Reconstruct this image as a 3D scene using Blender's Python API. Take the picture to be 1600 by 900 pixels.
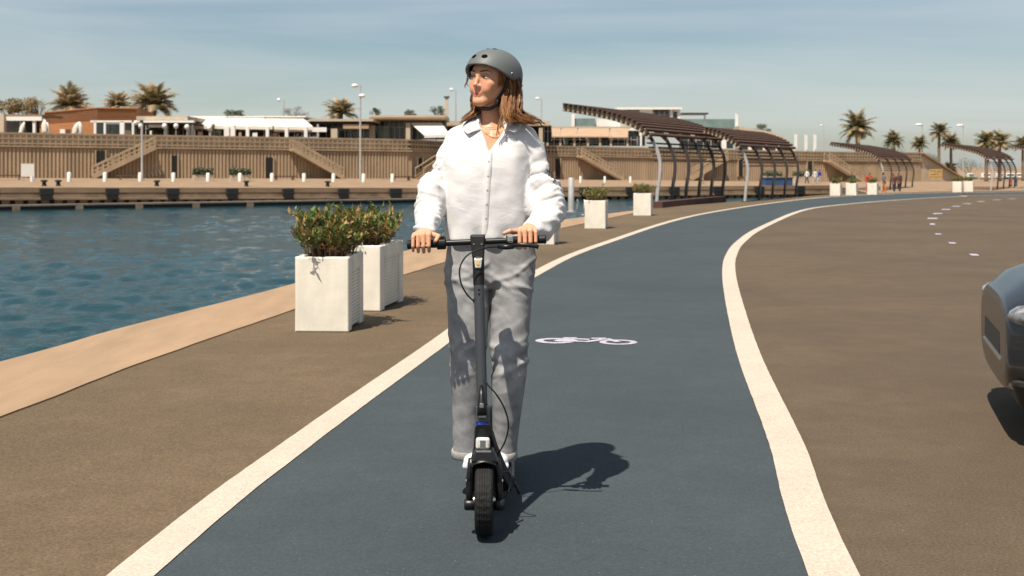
import bpy, bmesh, math, random
import numpy as np
from mathutils import Vector, Matrix, noise as mnoise

for _o in list(bpy.data.objects):
    bpy.data.objects.remove(_o)
SC = bpy.context.scene
COL = SC.collection
R = math.radians
random.seed(7)

# ------------------------------------------------------------------ camera
F, H, YH = 1800.0, 1.33, 260.0          # focal length in photo pixels, eye height, horizon row
cam_d = bpy.data.cameras.new('camera')
cam = bpy.data.objects.new('camera', cam_d)
COL.objects.link(cam)
cam.location = (0, 0, H)
cam.rotation_euler = (R(90), 0, 0)
cam_d.sensor_width = 36.0
cam_d.lens = 36.0 * F / 1600.0
cam_d.shift_y = -(450.0 - YH) / 1600.0
cam_d.clip_start = 0.1
cam_d.clip_end = 5000
cam_d.dof.use_dof = True
cam_d.dof.focus_distance = 4.5
cam_d.dof.aperture_fstop = 6.3
SC.camera = cam

# ------------------------------------------------------------------ sky and sun
SUN_EL, SUN_AZ = 64.0, 212.0            # azimuth clockwise from +Y
W = bpy.data.worlds.new('World')
SC.world = W
W.use_nodes = True
wn, wl = W.node_tree.nodes, W.node_tree.links
wn.clear()
w_out = wn.new('ShaderNodeOutputWorld')
w_bg = wn.new('ShaderNodeBackground')
w_sky = wn.new('ShaderNodeTexSky')
w_sky.sky_type = 'NISHITA'
w_sky.sun_disc = False
w_sky.sun_elevation = R(SUN_EL)
w_sky.sun_rotation = R(SUN_AZ)
w_sky.air_density = 1.0
w_sky.dust_density = 0.9
w_sky.ozone_density = 1.2
w_bg.inputs['Strength'].default_value = 0.062
w_tc = wn.new('ShaderNodeTexCoord')
w_map = wn.new('ShaderNodeMapping')
w_map.inputs['Scale'].default_value = (1.5, 1.5, 14.0)
w_map.inputs['Location'].default_value = (7.7, 0.4, 2.0)
w_map.inputs['Rotation'].default_value = (R(3), R(-5), 0.3)
w_noise = wn.new('ShaderNodeTexNoise')
w_noise.inputs['Scale'].default_value = 1.35
w_noise.inputs['Detail'].default_value = 5
w_noise.inputs['Roughness'].default_value = 0.5
w_noise.inputs['Distortion'].default_value = 0.5
w_ramp = wn.new('ShaderNodeValToRGB')
w_ramp.color_ramp.elements[0].position = 0.28
w_ramp.color_ramp.elements[0].color = (0, 0, 0, 1)
w_ramp.color_ramp.elements[1].position = 0.76
w_ramp.color_ramp.elements[1].color = (1, 1, 1, 1)
w_mul = wn.new('ShaderNodeMixRGB')
w_mul.blend_type = 'MULTIPLY'
w_mul.inputs[0].default_value = 1.0
w_mul.inputs[2].default_value = (0.98, 1.02, 1.0, 1)
w_mix = wn.new('ShaderNodeMixRGB')
w_mix.inputs[2].default_value = (7.8, 8.1, 8.2, 1)
w_k = wn.new('ShaderNodeMath'); w_k.operation = 'MULTIPLY'; w_k.inputs[1].default_value = 0.68
wl.new(w_tc.outputs['Generated'], w_map.inputs['Vector'])
wl.new(w_map.outputs['Vector'], w_noise.inputs['Vector'])
wl.new(w_noise.outputs['Fac'], w_ramp.inputs['Fac'])
wl.new(w_ramp.outputs['Color'], w_k.inputs[0])
wl.new(w_k.outputs[0], w_mix.inputs[0])
wl.new(w_sky.outputs['Color'], w_mul.inputs[1])
wl.new(w_mul.outputs['Color'], w_mix.inputs[1])
wl.new(w_mix.outputs['Color'], w_bg.inputs['Color'])
wl.new(w_bg.outputs['Background'], w_out.inputs['Surface'])

sun_d = bpy.data.lights.new('sun', 'SUN')
sun_d.energy = 5.0
sun_d.angle = R(0.5)
sun_d.color = (1.0, 0.92, 0.80)
sun = bpy.data.objects.new('sun', sun_d)
COL.objects.link(sun)
sdir = Vector((math.sin(R(SUN_AZ)) * math.cos(R(SUN_EL)), math.cos(R(SUN_AZ)) * math.cos(R(SUN_EL)), math.sin(R(SUN_EL))))
sun.rotation_euler = sdir.to_track_quat('Z', 'Y').to_euler()
sun.location = (-20, -20, 40)

SC.view_settings.view_transform = 'Standard'
SC.view_settings.look = 'None'
SC.view_settings.exposure = 0.58
SC.view_settings.gamma = 1.0
SC.view_settings.use_curve_mapping = False

# ------------------------------------------------------------------ helpers
def P(px, py, d):
    """point at depth d that the photo shows at pixel (px, py)"""
    return Vector(((px - 800.0) / F * d, d, H - (py - YH) / F * d))

def G(px, py, z=0.0):
    """point on the level z that the photo shows at pixel (px, py)"""
    return P(px, py, F * (H - z) / (py - YH))

def lerp(a, b, t):
    return a + (b - a) * t

def interp(x, pts):
    return float(np.interp(x, [p[0] for p in pts], [p[1] for p in pts]))

def spline(pts, n):
    """catmull-rom through points, n samples"""
    pts = [Vector(p) for p in pts]
    out = []
    m = len(pts) - 1
    for i in range(n):
        u = i / (n - 1) * m
        k = min(int(u), m - 1)
        t = u - k
        p1, p2 = pts[k], pts[k + 1]
        p0 = pts[k - 1] if k > 0 else p1 * 2 - p2
        p3 = pts[k + 2] if k + 2 <= m else p2 * 2 - p1
        out.append(0.5 * ((2 * p1) + (p2 - p0) * t + (2 * p0 - 5 * p1 + 4 * p2 - p3) * t * t + (3 * p1 - p0 - 3 * p2 + p3) * t ** 3))
    return out

def tag(o, label=None, cat=None, group=None, kind=None):
    if label: o['label'] = label
    if cat: o['category'] = cat
    if group: o['group'] = group
    if kind: o['kind'] = kind
    return o

def empty(name, loc, rz=0.0, label=None, cat=None, group=None):
    o = bpy.data.objects.new(name, None)
    o.empty_display_size = 0.1
    COL.objects.link(o)
    o.location = loc
    o.rotation_euler = (0, 0, rz)
    tag(o, label, cat, group)
    return o

def link_mesh(name, me, mat=None, parent=None, smooth=False):
    o = bpy.data.objects.new(name, me)
    COL.objects.link(o)
    if mat is not None:
        if not me.materials:
            me.materials.append(mat)
    if parent is not None:
        o.parent = parent
    if smooth:
        me.polygons.foreach_set('use_smooth', [True] * len(me.polygons))
    return o

class MB:
    """collects simple solids, builds one mesh"""
    def __init__(s):
        s.v, s.f = [], []
    def add(s, verts, faces):
        n = len(s.v)
        s.v += [tuple(p) for p in verts]
        s.f += [tuple(i + n for i in f) for f in faces]
        return s
    def box(s, lo, hi, rz=0.0, c=None):
        x0, y0, z0 = lo; x1, y1, z1 = hi
        vs = [(x0, y0, z0), (x1, y0, z0), (x1, y1, z0), (x0, y1, z0), (x0, y0, z1), (x1, y0, z1), (x1, y1, z1), (x0, y1, z1)]
        if rz:
            c = c or ((x0 + x1) / 2, (y0 + y1) / 2)
            cs, sn = math.cos(rz), math.sin(rz)
            vs = [(c[0] + (x - c[0]) * cs - (y - c[1]) * sn, c[1] + (x - c[0]) * sn + (y - c[1]) * cs, z) for x, y, z in vs]
        return s.add(vs, [(0, 3, 2, 1), (4, 5, 6, 7), (0, 1, 5, 4), (1, 2, 6, 5), (2, 3, 7, 6), (3, 0, 4, 7)])
    def hexa(s, b, t):
        """bottom 4 + top 4 corners"""
        return s.add(list(b) + list(t), [(0, 3, 2, 1), (4, 5, 6, 7), (0, 1, 5, 4), (1, 2, 6, 5), (2, 3, 7, 6), (3, 0, 4, 7)])
    def beam(s, a, b, w, h, up=(0, 0, 1)):
        a, b = Vector(a), Vector(b)
        d = (b - a).normalized()
        up = Vector(up)
        r = d.cross(up)
        if r.length < 1e-5:
            r = d.cross(Vector((1, 0, 0)))
        r.normalize()
        u = r.cross(d).normalized()
        r *= w / 2; u *= h / 2
        return s.hexa([a - r - u, a + r - u, b + r - u, b - r - u], [a - r + u, a + r + u, b + r + u, b - r + u])
    def tube(s, pts, rad, n=8, cap=True, flat=None):
        """rad: number or list. flat: (scale, axis vector) squashes the section along axis"""
        pts = [Vector(p) for p in pts]
        m = len(pts)
        rr = rad if isinstance(rad, (list, tuple)) else [rad] * m
        base = len(s.v)
        d0 = (pts[1] - pts[0]).normalized()
        ref = Vector((0, 0, 1)) if abs(d0.z) < 0.9 else Vector((1, 0, 0))
        u = d0.cross(ref).normalized()
        for i, p in enumerate(pts):
            if i == 0: d = d0
            elif i == m - 1: d = (pts[-1] - pts[-2]).normalized()
            else:
                d = (pts[i + 1] - pts[i - 1])
                d = d.normalized() if d.length > 1e-9 else d0
            u = (u - d * u.dot(d))
            u = u.normalized() if u.length > 1e-6 else d.orthogonal().normalized()
            w = d.cross(u)
            for k in range(n):
                a = 2 * math.pi * k / n
                off = u * math.cos(a) * rr[i] + w * math.sin(a) * rr[i]
                if flat:
                    ax = Vector(flat[1]).normalized()
                    off = off - ax * off.dot(ax) * (1 - flat[0])
                s.v.append(tuple(p + off))
        for i in range(m - 1):
            for k in range(n):
                a = base + i * n + k; b = base + i * n + (k + 1) % n
                s.f.append((a, b, b + n, a + n))
        if cap:
            s.f.append(tuple(base + k for k in reversed(range(n))))
            s.f.append(tuple(base + (m - 1) * n + k for k in range(n)))
        return s
    def cyl(s, a, b, r0, r1=None, n=16):
        return s.tube([a, b], [r0, r0 if r1 is None else r1], n)
    def lathe(s, prof, c=(0, 0, 0), axis='z', n=24, closed=False):
        """prof: list of (r, h)"""
        base = len(s.v)
        m = len(prof)
        for r, h in prof:
            for k in range(n):
                a = 2 * math.pi * k / n
                x, y = r * math.cos(a), r * math.sin(a)
                q = {'z': (x, y, h), 'x': (h, x, y), 'y': (y, h, x)}[axis]
                s.v.append((c[0] + q[0], c[1] + q[1], c[2] + q[2]))
        rng = m if closed else m - 1
        for i in range(rng):
            j = (i + 1) % m
            for k in range(n):
                s.f.append((base + i * n + k, base + i * n + (k + 1) % n, base + j * n + (k + 1) % n, base + j * n + k))
        if not closed:
            if prof[0][0] > 1e-6: s.f.append(tuple(base + k for k in reversed(range(n))))
            if prof[-1][0] > 1e-6: s.f.append(tuple(base + (m - 1) * n + k for k in range(n)))
        return s
    def ell(s, c, r, n=16, m=10, rot=None):
        base = len(s.v)
        for i in range(m + 1):
            t = math.pi * i / m
            for k in range(n):
                a = 2 * math.pi * k / n
                q = Vector((r[0] * math.sin(t) * math.cos(a), r[1] * math.sin(t) * math.sin(a), r[2] * math.cos(t)))
                if rot: q = rot @ q
                s.v.append((c[0] + q.x, c[1] + q.y, c[2] + q.z))
        for i in range(m):
            for k in range(n):
                s.f.append((base + i * n + k, base + (i + 1) * n + k, base + (i + 1) * n + (k + 1) % n, base + i * n + (k + 1) % n))
        return s
    def loft(s, rings, cap=True):
        base = len(s.v)
        n = len(rings[0]); m = len(rings)
        for rg in rings:
            s.v += [tuple(p) for p in rg]
        for i in range(m - 1):
            for k in range(n):
                a = base + i * n + k; b = base + i * n + (k + 1) % n
                s.f.append((a, b, b + n, a + n))
        if cap:
            s.f.append(tuple(base + k for k in reversed(range(n))))
            s.f.append(tuple(base + (m - 1) * n + k for k in range(n)))
        return s
    def mesh(s, name='m', fix=True):
        me = bpy.data.meshes.new(name)
        me.from_pydata(s.v, [], s.f)
        if fix:
            bm = bmesh.new(); bm.from_mesh(me)
            bmesh.ops.remove_doubles(bm, verts=bm.verts, dist=1e-6)
            bmesh.ops.recalc_face_normals(bm, faces=bm.faces)
            bm.to_mesh(me); bm.free()
        me.update()
        return me
    def build(s, name, mat, parent=None, smooth=False, bevel=0.0, fix=True, autosmooth=False):
        me = s.mesh(name, fix)
        o = link_mesh(name, me, mat, parent, smooth)
        if bevel > 0:
            b = o.modifiers.new('bevel', 'BEVEL')
            b.width = bevel; b.segments = 2; b.limit_method = 'ANGLE'; b.angle_limit = R(40)
        if autosmooth:
            me.polygons.foreach_set('use_smooth', [True] * len(me.polygons))
            bm = bmesh.new(); bm.from_mesh(me)
            for e in bm.edges:
                if len(e.link_faces) == 2 and e.calc_face_angle(0) > R(38): e.smooth = False
            bm.to_mesh(me); bm.free()
        return o

def copy_tree(o, parent=None):
    c = o.copy(); COL.objects.link(c); c.parent = parent
    for ch in list(o.children):
        copy_tree(ch, c)
    return c

def ordinal(i):
    return ['first', 'second', 'third', 'fourth', 'fifth', 'sixth', 'seventh', 'eighth', 'ninth', 'tenth', 'eleventh', 'twelfth', 'thirteenth', 'fourteenth', 'fifteenth', 'sixteenth'][i]

# ------------------------------------------------------------------ materials
def mat(name, col, rough=0.7, var=0.12, scale=8.0, bump=0.0, bscale=60.0, metal=0.0, spec=0.5, attr=False, sss=0.0, detail=4, coat=0.0, trans=0.0, sheen=0.0, stretch=None, col2=None, trl=0.0):
    m = bpy.data.materials.new(name)
    m.use_nodes = True
    nt = m.node_tree; n, l = nt.nodes, nt.links
    b = n['Principled BSDF']
    b.inputs['Roughness'].default_value = rough
    b.inputs['Metallic'].default_value = metal
    b.inputs['Specular IOR Level'].default_value = spec
    if coat: b.inputs['Coat Weight'].default_value = coat
    if trans: b.inputs['Transmission Weight'].default_value = trans
    if sheen: b.inputs['Sheen Weight'].default_value = sheen
    if sss:
        b.inputs['Subsurface Weight'].default_value = sss
        b.inputs['Subsurface Radius'].default_value = (1.0, 0.35, 0.2)
        b.inputs['Subsurface Scale'].default_value = 0.006
    tc = n.new('ShaderNodeTexCoord')
    vec = tc.outputs['Object']
    if stretch:
        mp = n.new('ShaderNodeMapping'); mp.inputs['Scale'].default_value = stretch
        l.new(vec, mp.inputs['Vector']); vec = mp.outputs['Vector']
    ns = n.new('ShaderNodeTexNoise')
    ns.inputs['Scale'].default_value = scale; ns.inputs['Detail'].default_value = detail; ns.inputs['Roughness'].default_value = 0.6
    l.new(vec, ns.inputs['Vector'])
    rp = n.new('ShaderNodeValToRGB')
    rp.color_ramp.elements[0].position = 0.3; rp.color_ramp.elements[1].position = 0.7
    c2 = col2 or tuple(min(1.0, c * (1 + var)) for c in col)
    c1 = tuple(c * (1 - var) for c in col)
    rp.color_ramp.elements[0].color = (*c1, 1); rp.color_ramp.elements[1].color = (*c2, 1)
    l.new(ns.outputs['Fac'], rp.inputs['Fac'])
    src = rp.outputs['Color']
    if attr:
        at = n.new('ShaderNodeAttribute'); at.attribute_name = 'col'
        mx = n.new('ShaderNodeMixRGB'); mx.blend_type = 'MULTIPLY'; mx.inputs[0].default_value = 1.0
        l.new(src, mx.inputs[1]); l.new(at.outputs['Color'], mx.inputs[2]); src = mx.outputs['Color']
    l.new(src, b.inputs['Base Color'])
    if bump > 0:
        nb = n.new('ShaderNodeTexNoise'); nb.inputs['Scale'].default_value = bscale; nb.inputs['Detail'].default_value = 5
        l.new(vec, nb.inputs['Vector'])
        bp = n.new('ShaderNodeBump'); bp.inputs['Strength'].default_value = bump; bp.inputs['Distance'].default_value = 0.02
        l.new(nb.outputs['Fac'], bp.inputs['Height']); l.new(bp.outputs['Normal'], b.inputs['Normal'])
    if trl:
        tr = n.new('ShaderNodeBsdfTranslucent'); l.new(src, tr.inputs['Color'])
        ms = n.new('ShaderNodeMixShader'); ms.inputs[0].default_value = trl
        l.new(b.outputs[0], ms.inputs[1]); l.new(tr.outputs[0], ms.inputs[2])
        l.new(ms.outputs[0], n['Material Output'].inputs['Surface'])
    return m

def asphalt(name, dark, light, patch, speck=0.6, bump=0.5, sc=1.0):
    """fine grained surface: large worn patches, mid mottling, aggregate specks"""
    m = bpy.data.materials.new(name); m.use_nodes = True
    n, l = m.node_tree.nodes, m.node_tree.links
    b = n['Principled BSDF']; b.inputs['Roughness'].default_value = 0.88; b.inputs['Specular IOR Level'].default_value = 0.25
    tc = n.new('ShaderNodeTexCoord')
    def ns(scale, det, rough=0.6):
        x = n.new('ShaderNodeTexNoise'); x.inputs['Scale'].default_value = scale * sc; x.inputs['Detail'].default_value = det; x.inputs['Roughness'].default_value = rough
        l.new(tc.outputs['Object'], x.inputs['Vector']); return x
    big, mid, fine = ns(0.45, 5, 0.65), ns(4.0, 6, 0.7), ns(85.0, 4, 0.75)
    r1 = n.new('ShaderNodeValToRGB'); r1.color_ramp.elements[0].position = 0.35; r1.color_ramp.elements[1].position = 0.68
    r1.color_ramp.elements[0].color = (*dark, 1); r1.color_ramp.elements[1].color = (*light, 1)
    l.new(mid.outputs['Fac'], r1.inputs['Fac'])
    mx = n.new('ShaderNodeMixRGB'); l.new(r1.outputs['Color'], mx.inputs[1]); mx.inputs[2].default_value = (*patch, 1)
    r2 = n.new('ShaderNodeValToRGB'); r2.color_ramp.elements[0].position = 0.42; r2.color_ramp.elements[1].position = 0.64
    r2.color_ramp.elements[1].color = (0.95, 0.95, 0.95, 1)
    l.new(big.outputs['Fac'], r2.inputs['Fac']); l.new(r2.outputs['Color'], mx.inputs[0])
    r3 = n.new('ShaderNodeValToRGB'); r3.color_ramp.elements[0].position = 0.3; r3.color_ramp.elements[1].position = 0.72
    lo = 1 - speck * 0.75; hi = 1 + speck * 0.75
    r3.color_ramp.elements[0].color = (lo, lo, lo, 1); r3.color_ramp.elements[1].color = (hi, hi, hi * 0.97, 1)
    l.new(fine.outputs['Fac'], r3.inputs['Fac'])
    m2 = n.new('ShaderNodeMixRGB'); m2.blend_type = 'MULTIPLY'; m2.inputs[0].default_value = 1
    l.new(mx.outputs['Color'], m2.inputs[1]); l.new(r3.outputs['Color'], m2.inputs[2])
    # sparse bright and dark chips
    vo = n.new('ShaderNodeTexVoronoi'); vo.inputs['Scale'].default_value = 42 * sc
    l.new(tc.outputs['Object'], vo.inputs['Vector'])
    lt = n.new('ShaderNodeMath'); lt.operation = 'LESS_THAN'; lt.inputs[1].default_value = 0.15
    l.new(vo.outputs['Distance'], lt.inputs[0])
    sep = n.new('ShaderNodeSeparateColor'); l.new(vo.outputs['Color'], sep.inputs[0])
    gt = n.new('ShaderNodeMath'); gt.operation = 'GREATER_THAN'; gt.inputs[1].default_value = 0.90; l.new(sep.outputs[0], gt.inputs[0])
    an = n.new('ShaderNodeMath'); an.operation = 'MULTIPLY'; l.new(lt.outputs[0], an.inputs[0]); l.new(gt.outputs[0], an.inputs[1])
    an2 = n.new('ShaderNodeMath'); an2.operation = 'MULTIPLY'; l.new(an.outputs[0], an2.inputs[0]); an2.inputs[1].default_value = speck
    m3 = n.new('ShaderNodeMixRGB'); l.new(an2.outputs[0], m3.inputs[0]); l.new(m2.outputs['Color'], m3.inputs[1])
    chip = n.new('ShaderNodeMixRGB'); l.new(sep.outputs[1], chip.inputs[0]); chip.inputs[1].default_value = (0.02, 0.018, 0.016, 1); chip.inputs[2].default_value = (0.30, 0.26, 0.21, 1)
    l.new(chip.outputs['Color'], m3.inputs[2])
    l.new(m3.outputs['Color'], b.inputs['Base Color'])
    bp = n.new('ShaderNodeBump'); bp.inputs['Strength'].default_value = bump; bp.inputs['Distance'].default_value = 0.006
    l.new(fine.outputs['Fac'], bp.inputs['Height']); l.new(bp.outputs['Normal'], b.inputs['Normal'])
    return m

M = {}
M['asphalt'] = asphalt('road_asphalt', (0.085, 0.061, 0.039), (0.106, 0.077, 0.051), (0.076, 0.055, 0.037), 0.55)
M['path'] = asphalt('path_asphalt', (0.107, 0.075, 0.044), (0.134, 0.095, 0.057), (0.094, 0.066, 0.041), 0.55)
M['blue'] = asphalt('blue_lane_coating', (0.041, 0.052, 0.059), (0.048, 0.060, 0.068), (0.037, 0.047, 0.054), 0.32, 0.35)
M['line'] = asphalt('white_line_paint', (0.43, 0.365, 0.305), (0.48, 0.41, 0.345), (0.42, 0.36, 0.30), 0.34, 0.4)
M['mark'] = mat('thin_white_marking', (0.37, 0.345, 0.40), 0.8, 0.25, 30)
M['coping'] = mat('sandy_coping', (0.285, 0.187, 0.110), 0.85, 0.16, 1.6, 0.2, 35, detail=9, stretch=(2.2, .5, 1))
M['quay'] = mat('quay_concrete', (0.235, 0.155, 0.092), 0.9, 0.2, 0.6, 0.3, 6, detail=8)
M['quay_dark'] = mat('dark_quay_concrete', (0.20, 0.145, 0.095), 0.9, 0.35, 0.8, 0.3, 6)  # darker, more mottled tone of the quay concrete
M['wall'] = mat('ribbed_wall_concrete', (0.375, 0.27, 0.172), 0.9, 0.22, 0.5, detail=8, stretch=(1, 1, .3))
M['rail'] = mat('balustrade_concrete', (0.30, 0.215, 0.138), 0.9, 0.18, 0.8)
M['stair'] = mat('stair_concrete', (0.36, 0.26, 0.165), 0.9, 0.15, 0.8)
M['dark'] = mat('dark_recess', (0.010, 0.009, 0.008), 0.9, 0.2)
M['rubber'] = mat('black_rubber', (0.012, 0.012, 0.012), 0.75, 0.3, 20, 0.2, 40)
M['concrete'] = mat('planter_concrete', (0.72, 0.665, 0.565), 0.85, 0.17, 4.0, 0.08, 60, detail=10, stretch=(1, 1, .55))
M['soil'] = mat('soil', (0.06, 0.042, 0.03), 0.95, 0.4, 30, 0.8, 60)
M['twig'] = mat('twig_bark', (0.16, 0.095, 0.05), 0.85, 0.35, 40)
M['leaf'] = mat('leaf', (1, 1, 1), 0.5, 0.12, 12, attr=True, trl=0.25)
M['frond'] = mat('palm_frond', (1, 1, 1), 0.6, 0.15, 1.0, attr=True, trl=0.35)
M['trunk'] = mat('palm_trunk', (0.17, 0.12, 0.08), 0.9, 0.35, 6, 0.6, 20)
M['wood'] = mat('pergola_wood', (0.080, 0.038, 0.021), 0.7, 0.3, 3, 0.2, 12, stretch=(1, 1, 6))
M['palewood'] = mat('pergola_pale_wood', (0.36, 0.28, 0.20), 0.75, 0.2, 3)
M['steel'] = mat('galvanised_steel', (0.44, 0.42, 0.40), 0.5, 0.12, 4, metal=0.2)
M['post_dark'] = mat('dark_painted_steel', (0.045, 0.036, 0.032), 0.5, 0.2, 3)
M['white'] = mat('white_paint', (0.74, 0.71, 0.66), 0.6, 0.05, 2)
M['awning'] = mat('cream_awning', (0.78, 0.70, 0.60), 0.85, 0.06, 1.0, trl=0.15)
M['tan_awning'] = mat('tan_awning', (0.36, 0.24, 0.155), 0.85, 0.1, 1.0)
M['beige'] = mat('beige_render', (0.46, 0.37, 0.27), 0.85, 0.12, 0.5)
M['orange'] = mat('orange_timber', (0.36, 0.150, 0.052), 0.8, 0.14, 0.6, stretch=(0.6, 0.6, 8))
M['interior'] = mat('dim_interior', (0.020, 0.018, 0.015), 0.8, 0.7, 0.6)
M['glass'] = mat('dark_glass', (0.030, 0.042, 0.042), 0.12, 0.4, 0.4, spec=0.6)
M['greenglass'] = mat('green_tinted_glass', (0.17, 0.24, 0.225), 0.12, 0.25, 0.5)
M['green'] = mat('clipped_hedge', (0.045, 0.062, 0.020), 0.9, 0.5, 6, 0.8, 10)
M['red_wood'] = mat('red_brown_bench', (0.11, 0.05, 0.03), 0.7, 0.2, 4)
M['blue_panel'] = mat('blue_panel', (0.03, 0.07, 0.16), 0.6, 0.2, 2)
# ------------------------------------------------------------------ ground, water, lane
def V2(p, z): return Vector((p[0], p[1], z))
def sheet(name, A, B, z, material, kind='structure', parent=None):
    """strip between two polylines of equal length"""
    vs = [(p[0], p[1], z) for p in A] + [(p[0], p[1], z) for p in B]
    n = len(A)
    fs = [(i, n + i, n + i + 1, i + 1) for i in range(n - 1)]
    me = bpy.data.meshes.new(name); me.from_pydata(vs, [], fs)
    bm = bmesh.new(); bm.from_mesh(me); bmesh.ops.recalc_face_normals(bm, faces=bm.faces)
    if bm.faces and sum(f.normal.z for f in bm.faces) < 0:
        bmesh.ops.reverse_faces(bm, faces=bm.faces)
    bm.to_mesh(me); bm.free()
    o = link_mesh(name, me, material, parent)
    if kind: o['kind'] = kind
    return o

EDGE = [(-6.5, -14), (-4.6, 2.0)] + [tuple(G(*q)[:2]) for q in [(0, 572), (200, 515), (460, 447), (640, 393), (780, 362), (880, 345), (1025, 325.5), (1124, 317), (1230, 309), (1300, 304), (1400, 301), (1500, 298.6), (1600, 297.6)]] + [(48, 76), (90, 92)]
COPE = [(-4.6, -14), (-3.3, 2.0)] + [tuple(G(*q)[:2]) for q in [(0, 655), (222, 569), (458, 486), (640, 428), (780, 384), (870, 359), (1015, 328.2)]]
LIN = [(-1.6, -6), (-1.42, 0.0)] + [tuple(G(*q)[:2]) for q in [(250, 895), (500, 688), (700, 538), (840, 432), (950, 381), (1100, 335), (1250, 312.5), (1350, 305), (1450, 302)]] + [(24.6, 58.6), (45, 66), (80, 74)]
RIN = [(0.2, -6), (0.55, 0.0)] + [tuple(G(*q)[:2]) for q in [(1255, 880), (1200, 690), (1152, 556), (1134, 475), (1128.5, 428), (1133, 401), (1150, 378), (1186, 355), (1250, 329), (1307, 320.5), (1400, 312.6)]] + [(19.8, 50.9), (22.8, 53.4), (45, 60.5), (80, 68)]

def offset(poly, w):
    out = []
    for i, p in enumerate(poly):
        a = poly[max(0, i - 1)]; b = poly[min(len(poly) - 1, i + 1)]
        t = (Vector(b) - Vector(a)); t.z = 0; t.normalize()
        out.append(Vector((p[0] - t.y * w, p[1] + t.x * w, 0)))
    return out
to3 = lambda q: [Vector((p[0], p[1], 0)) for p in q]
NS = 520
edge_s = spline(to3(EDGE), NS); lin_s = spline(to3(LIN), NS); rin_s = spline(to3(RIN), NS)
cope_s = spline(to3(COPE), 90)

# near land slab
slab = MB()
loop = edge_s + [Vector((90, -14, 0))]
me = bpy.data.meshes.new('road')
nv = len(loop)
me.from_pydata([(p.x, p.y, 0) for p in loop] + [(p.x, p.y, -3.2) for p in loop], [], [tuple(range(nv))] + [(i, nv + i, nv + (i + 1) % nv, (i + 1) % nv) for i in range(nv)])
bm = bmesh.new(); bm.from_mesh(me)
bmesh.ops.recalc_face_normals(bm, faces=bm.faces)
top = max(bm.faces, key=lambda f: f.calc_area())
if top.normal.z < 0: bmesh.ops.reverse_faces(bm, faces=bm.faces)
bmesh.ops.triangulate(bm, faces=[top])
bm.to_mesh(me); bm.free()
road = link_mesh('road', me, M['asphalt']); road['kind'] = 'structure'

lout = offset(lin_s, 0.155); rout = offset(rin_s, -0.165)
for q_, s_ in ((lout, 3.1), (rout, 8.4), (lin_s, 5.5), (rin_s, 1.2)):
    for p in q_: p.x += .0025 * mnoise.noise(Vector((p.x * 6.1 + s_, p.y * 9.0, s_)))
lane = sheet('bike_lane', lin_s, rin_s, 0.004, M['blue'])
sheet('lane_edge_line', lin_s, lout, 0.008, M['line'])
sheet('lane_edge_line', rin_s, rout, 0.008, M['line'])

# footpath left of the lane, up to the quay edge (its own asphalt), and the sandy coping along the water
foot_out = offset(edge_s, -0.02)
sheet('footpath', lout, foot_out, 0.004, M['path'])
# coping: a low slab 25 mm proud with a slightly ragged inner edge
cn = len(cope_s)
e_sub = spline(to3(EDGE[:9]), cn)
rc = [Vector((p.x + 0.018 * mnoise.noise(Vector((p.y * 2.3, 0, 1.7))), p.y, 0)) for p in cope_s]
vs, fs = [], []
eo = offset(e_sub, 0.03)
for a, b in zip(eo, rc):
    vs += [(a.x, a.y, -0.35), (a.x, a.y, 0.022), (b.x, b.y, 0.014), (b.x, b.y, -0.02)]
for i in range(cn - 1):
    for k in range(3):
        fs.append((4 * i + k, 4 * i + 4 + k, 4 * i + 5 + k, 4 * i + 1 + k))
me = bpy.data.meshes.new('quay_coping'); me.from_pydata(vs, [], fs)
bm = bmesh.new(); bm.from_mesh(me); bmesh.ops.recalc_face_normals(bm, faces=bm.faces)
if sum(f.normal.z * f.calc_area() for f in bm.faces) < 0: bmesh.ops.reverse_faces(bm, faces=bm.faces)
bm.to_mesh(me); bm.free()
link_mesh('quay_coping', me, M['coping'])['kind'] = 'structure'

# water of the basin
ZW = -1.7
wm = bpy.data.materials.new('harbour_water'); wm.use_nodes = True
n, l = wm.node_tree.nodes, wm.node_tree.links
b = n['Principled BSDF']; b.inputs['Base Color'].default_value = (0.004, 0.034, 0.042, 1); b.inputs['Roughness'].default_value = 0.08
b.inputs['IOR'].default_value = 1.33
b.inputs['Specular IOR Level'].default_value = 0.45
tc = n.new('ShaderNodeTexCoord'); prev = None
for scale, dist, st, rot in ((5.5, 0.05, (1, 1.2, 1), 0.12), (16.0, 0.015, (1, 1.2, 1), 0.4)):
    mp = n.new('ShaderNodeMapping'); mp.inputs['Scale'].default_value = st; mp.inputs['Rotation'].default_value = (0, 0, rot)
    l.new(tc.outputs['Object'], mp.inputs['Vector'])
    x = n.new('ShaderNodeTexNoise'); x.inputs['Scale'].default_value = scale; x.inputs['Detail'].default_value = 4; x.inputs['Roughness'].default_value = 0.62; x.inputs['Distortion'].default_value = 0.4
    l.new(mp.outputs['Vector'], x.inputs['Vector'])
    bp = n.new('ShaderNodeBump'); bp.inputs['Strength'].default_value = 1.0; bp.inputs['Distance'].default_value = dist
    l.new(x.outputs['Fac'], bp.inputs['Height'])
    if prev: l.new(prev.outputs['Normal'], bp.inputs['Normal'])
    prev = bp
l.new(prev.outputs['Normal'], b.inputs['Normal'])
o = MB().add([(-400, -14, ZW - .2), (75, -14, ZW - .2), (75, 160, ZW - .2), (-400, 160, ZW - .2)], [(0, 1, 2, 3)]).build('water', wm)
o['kind'] = 'structure'
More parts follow.
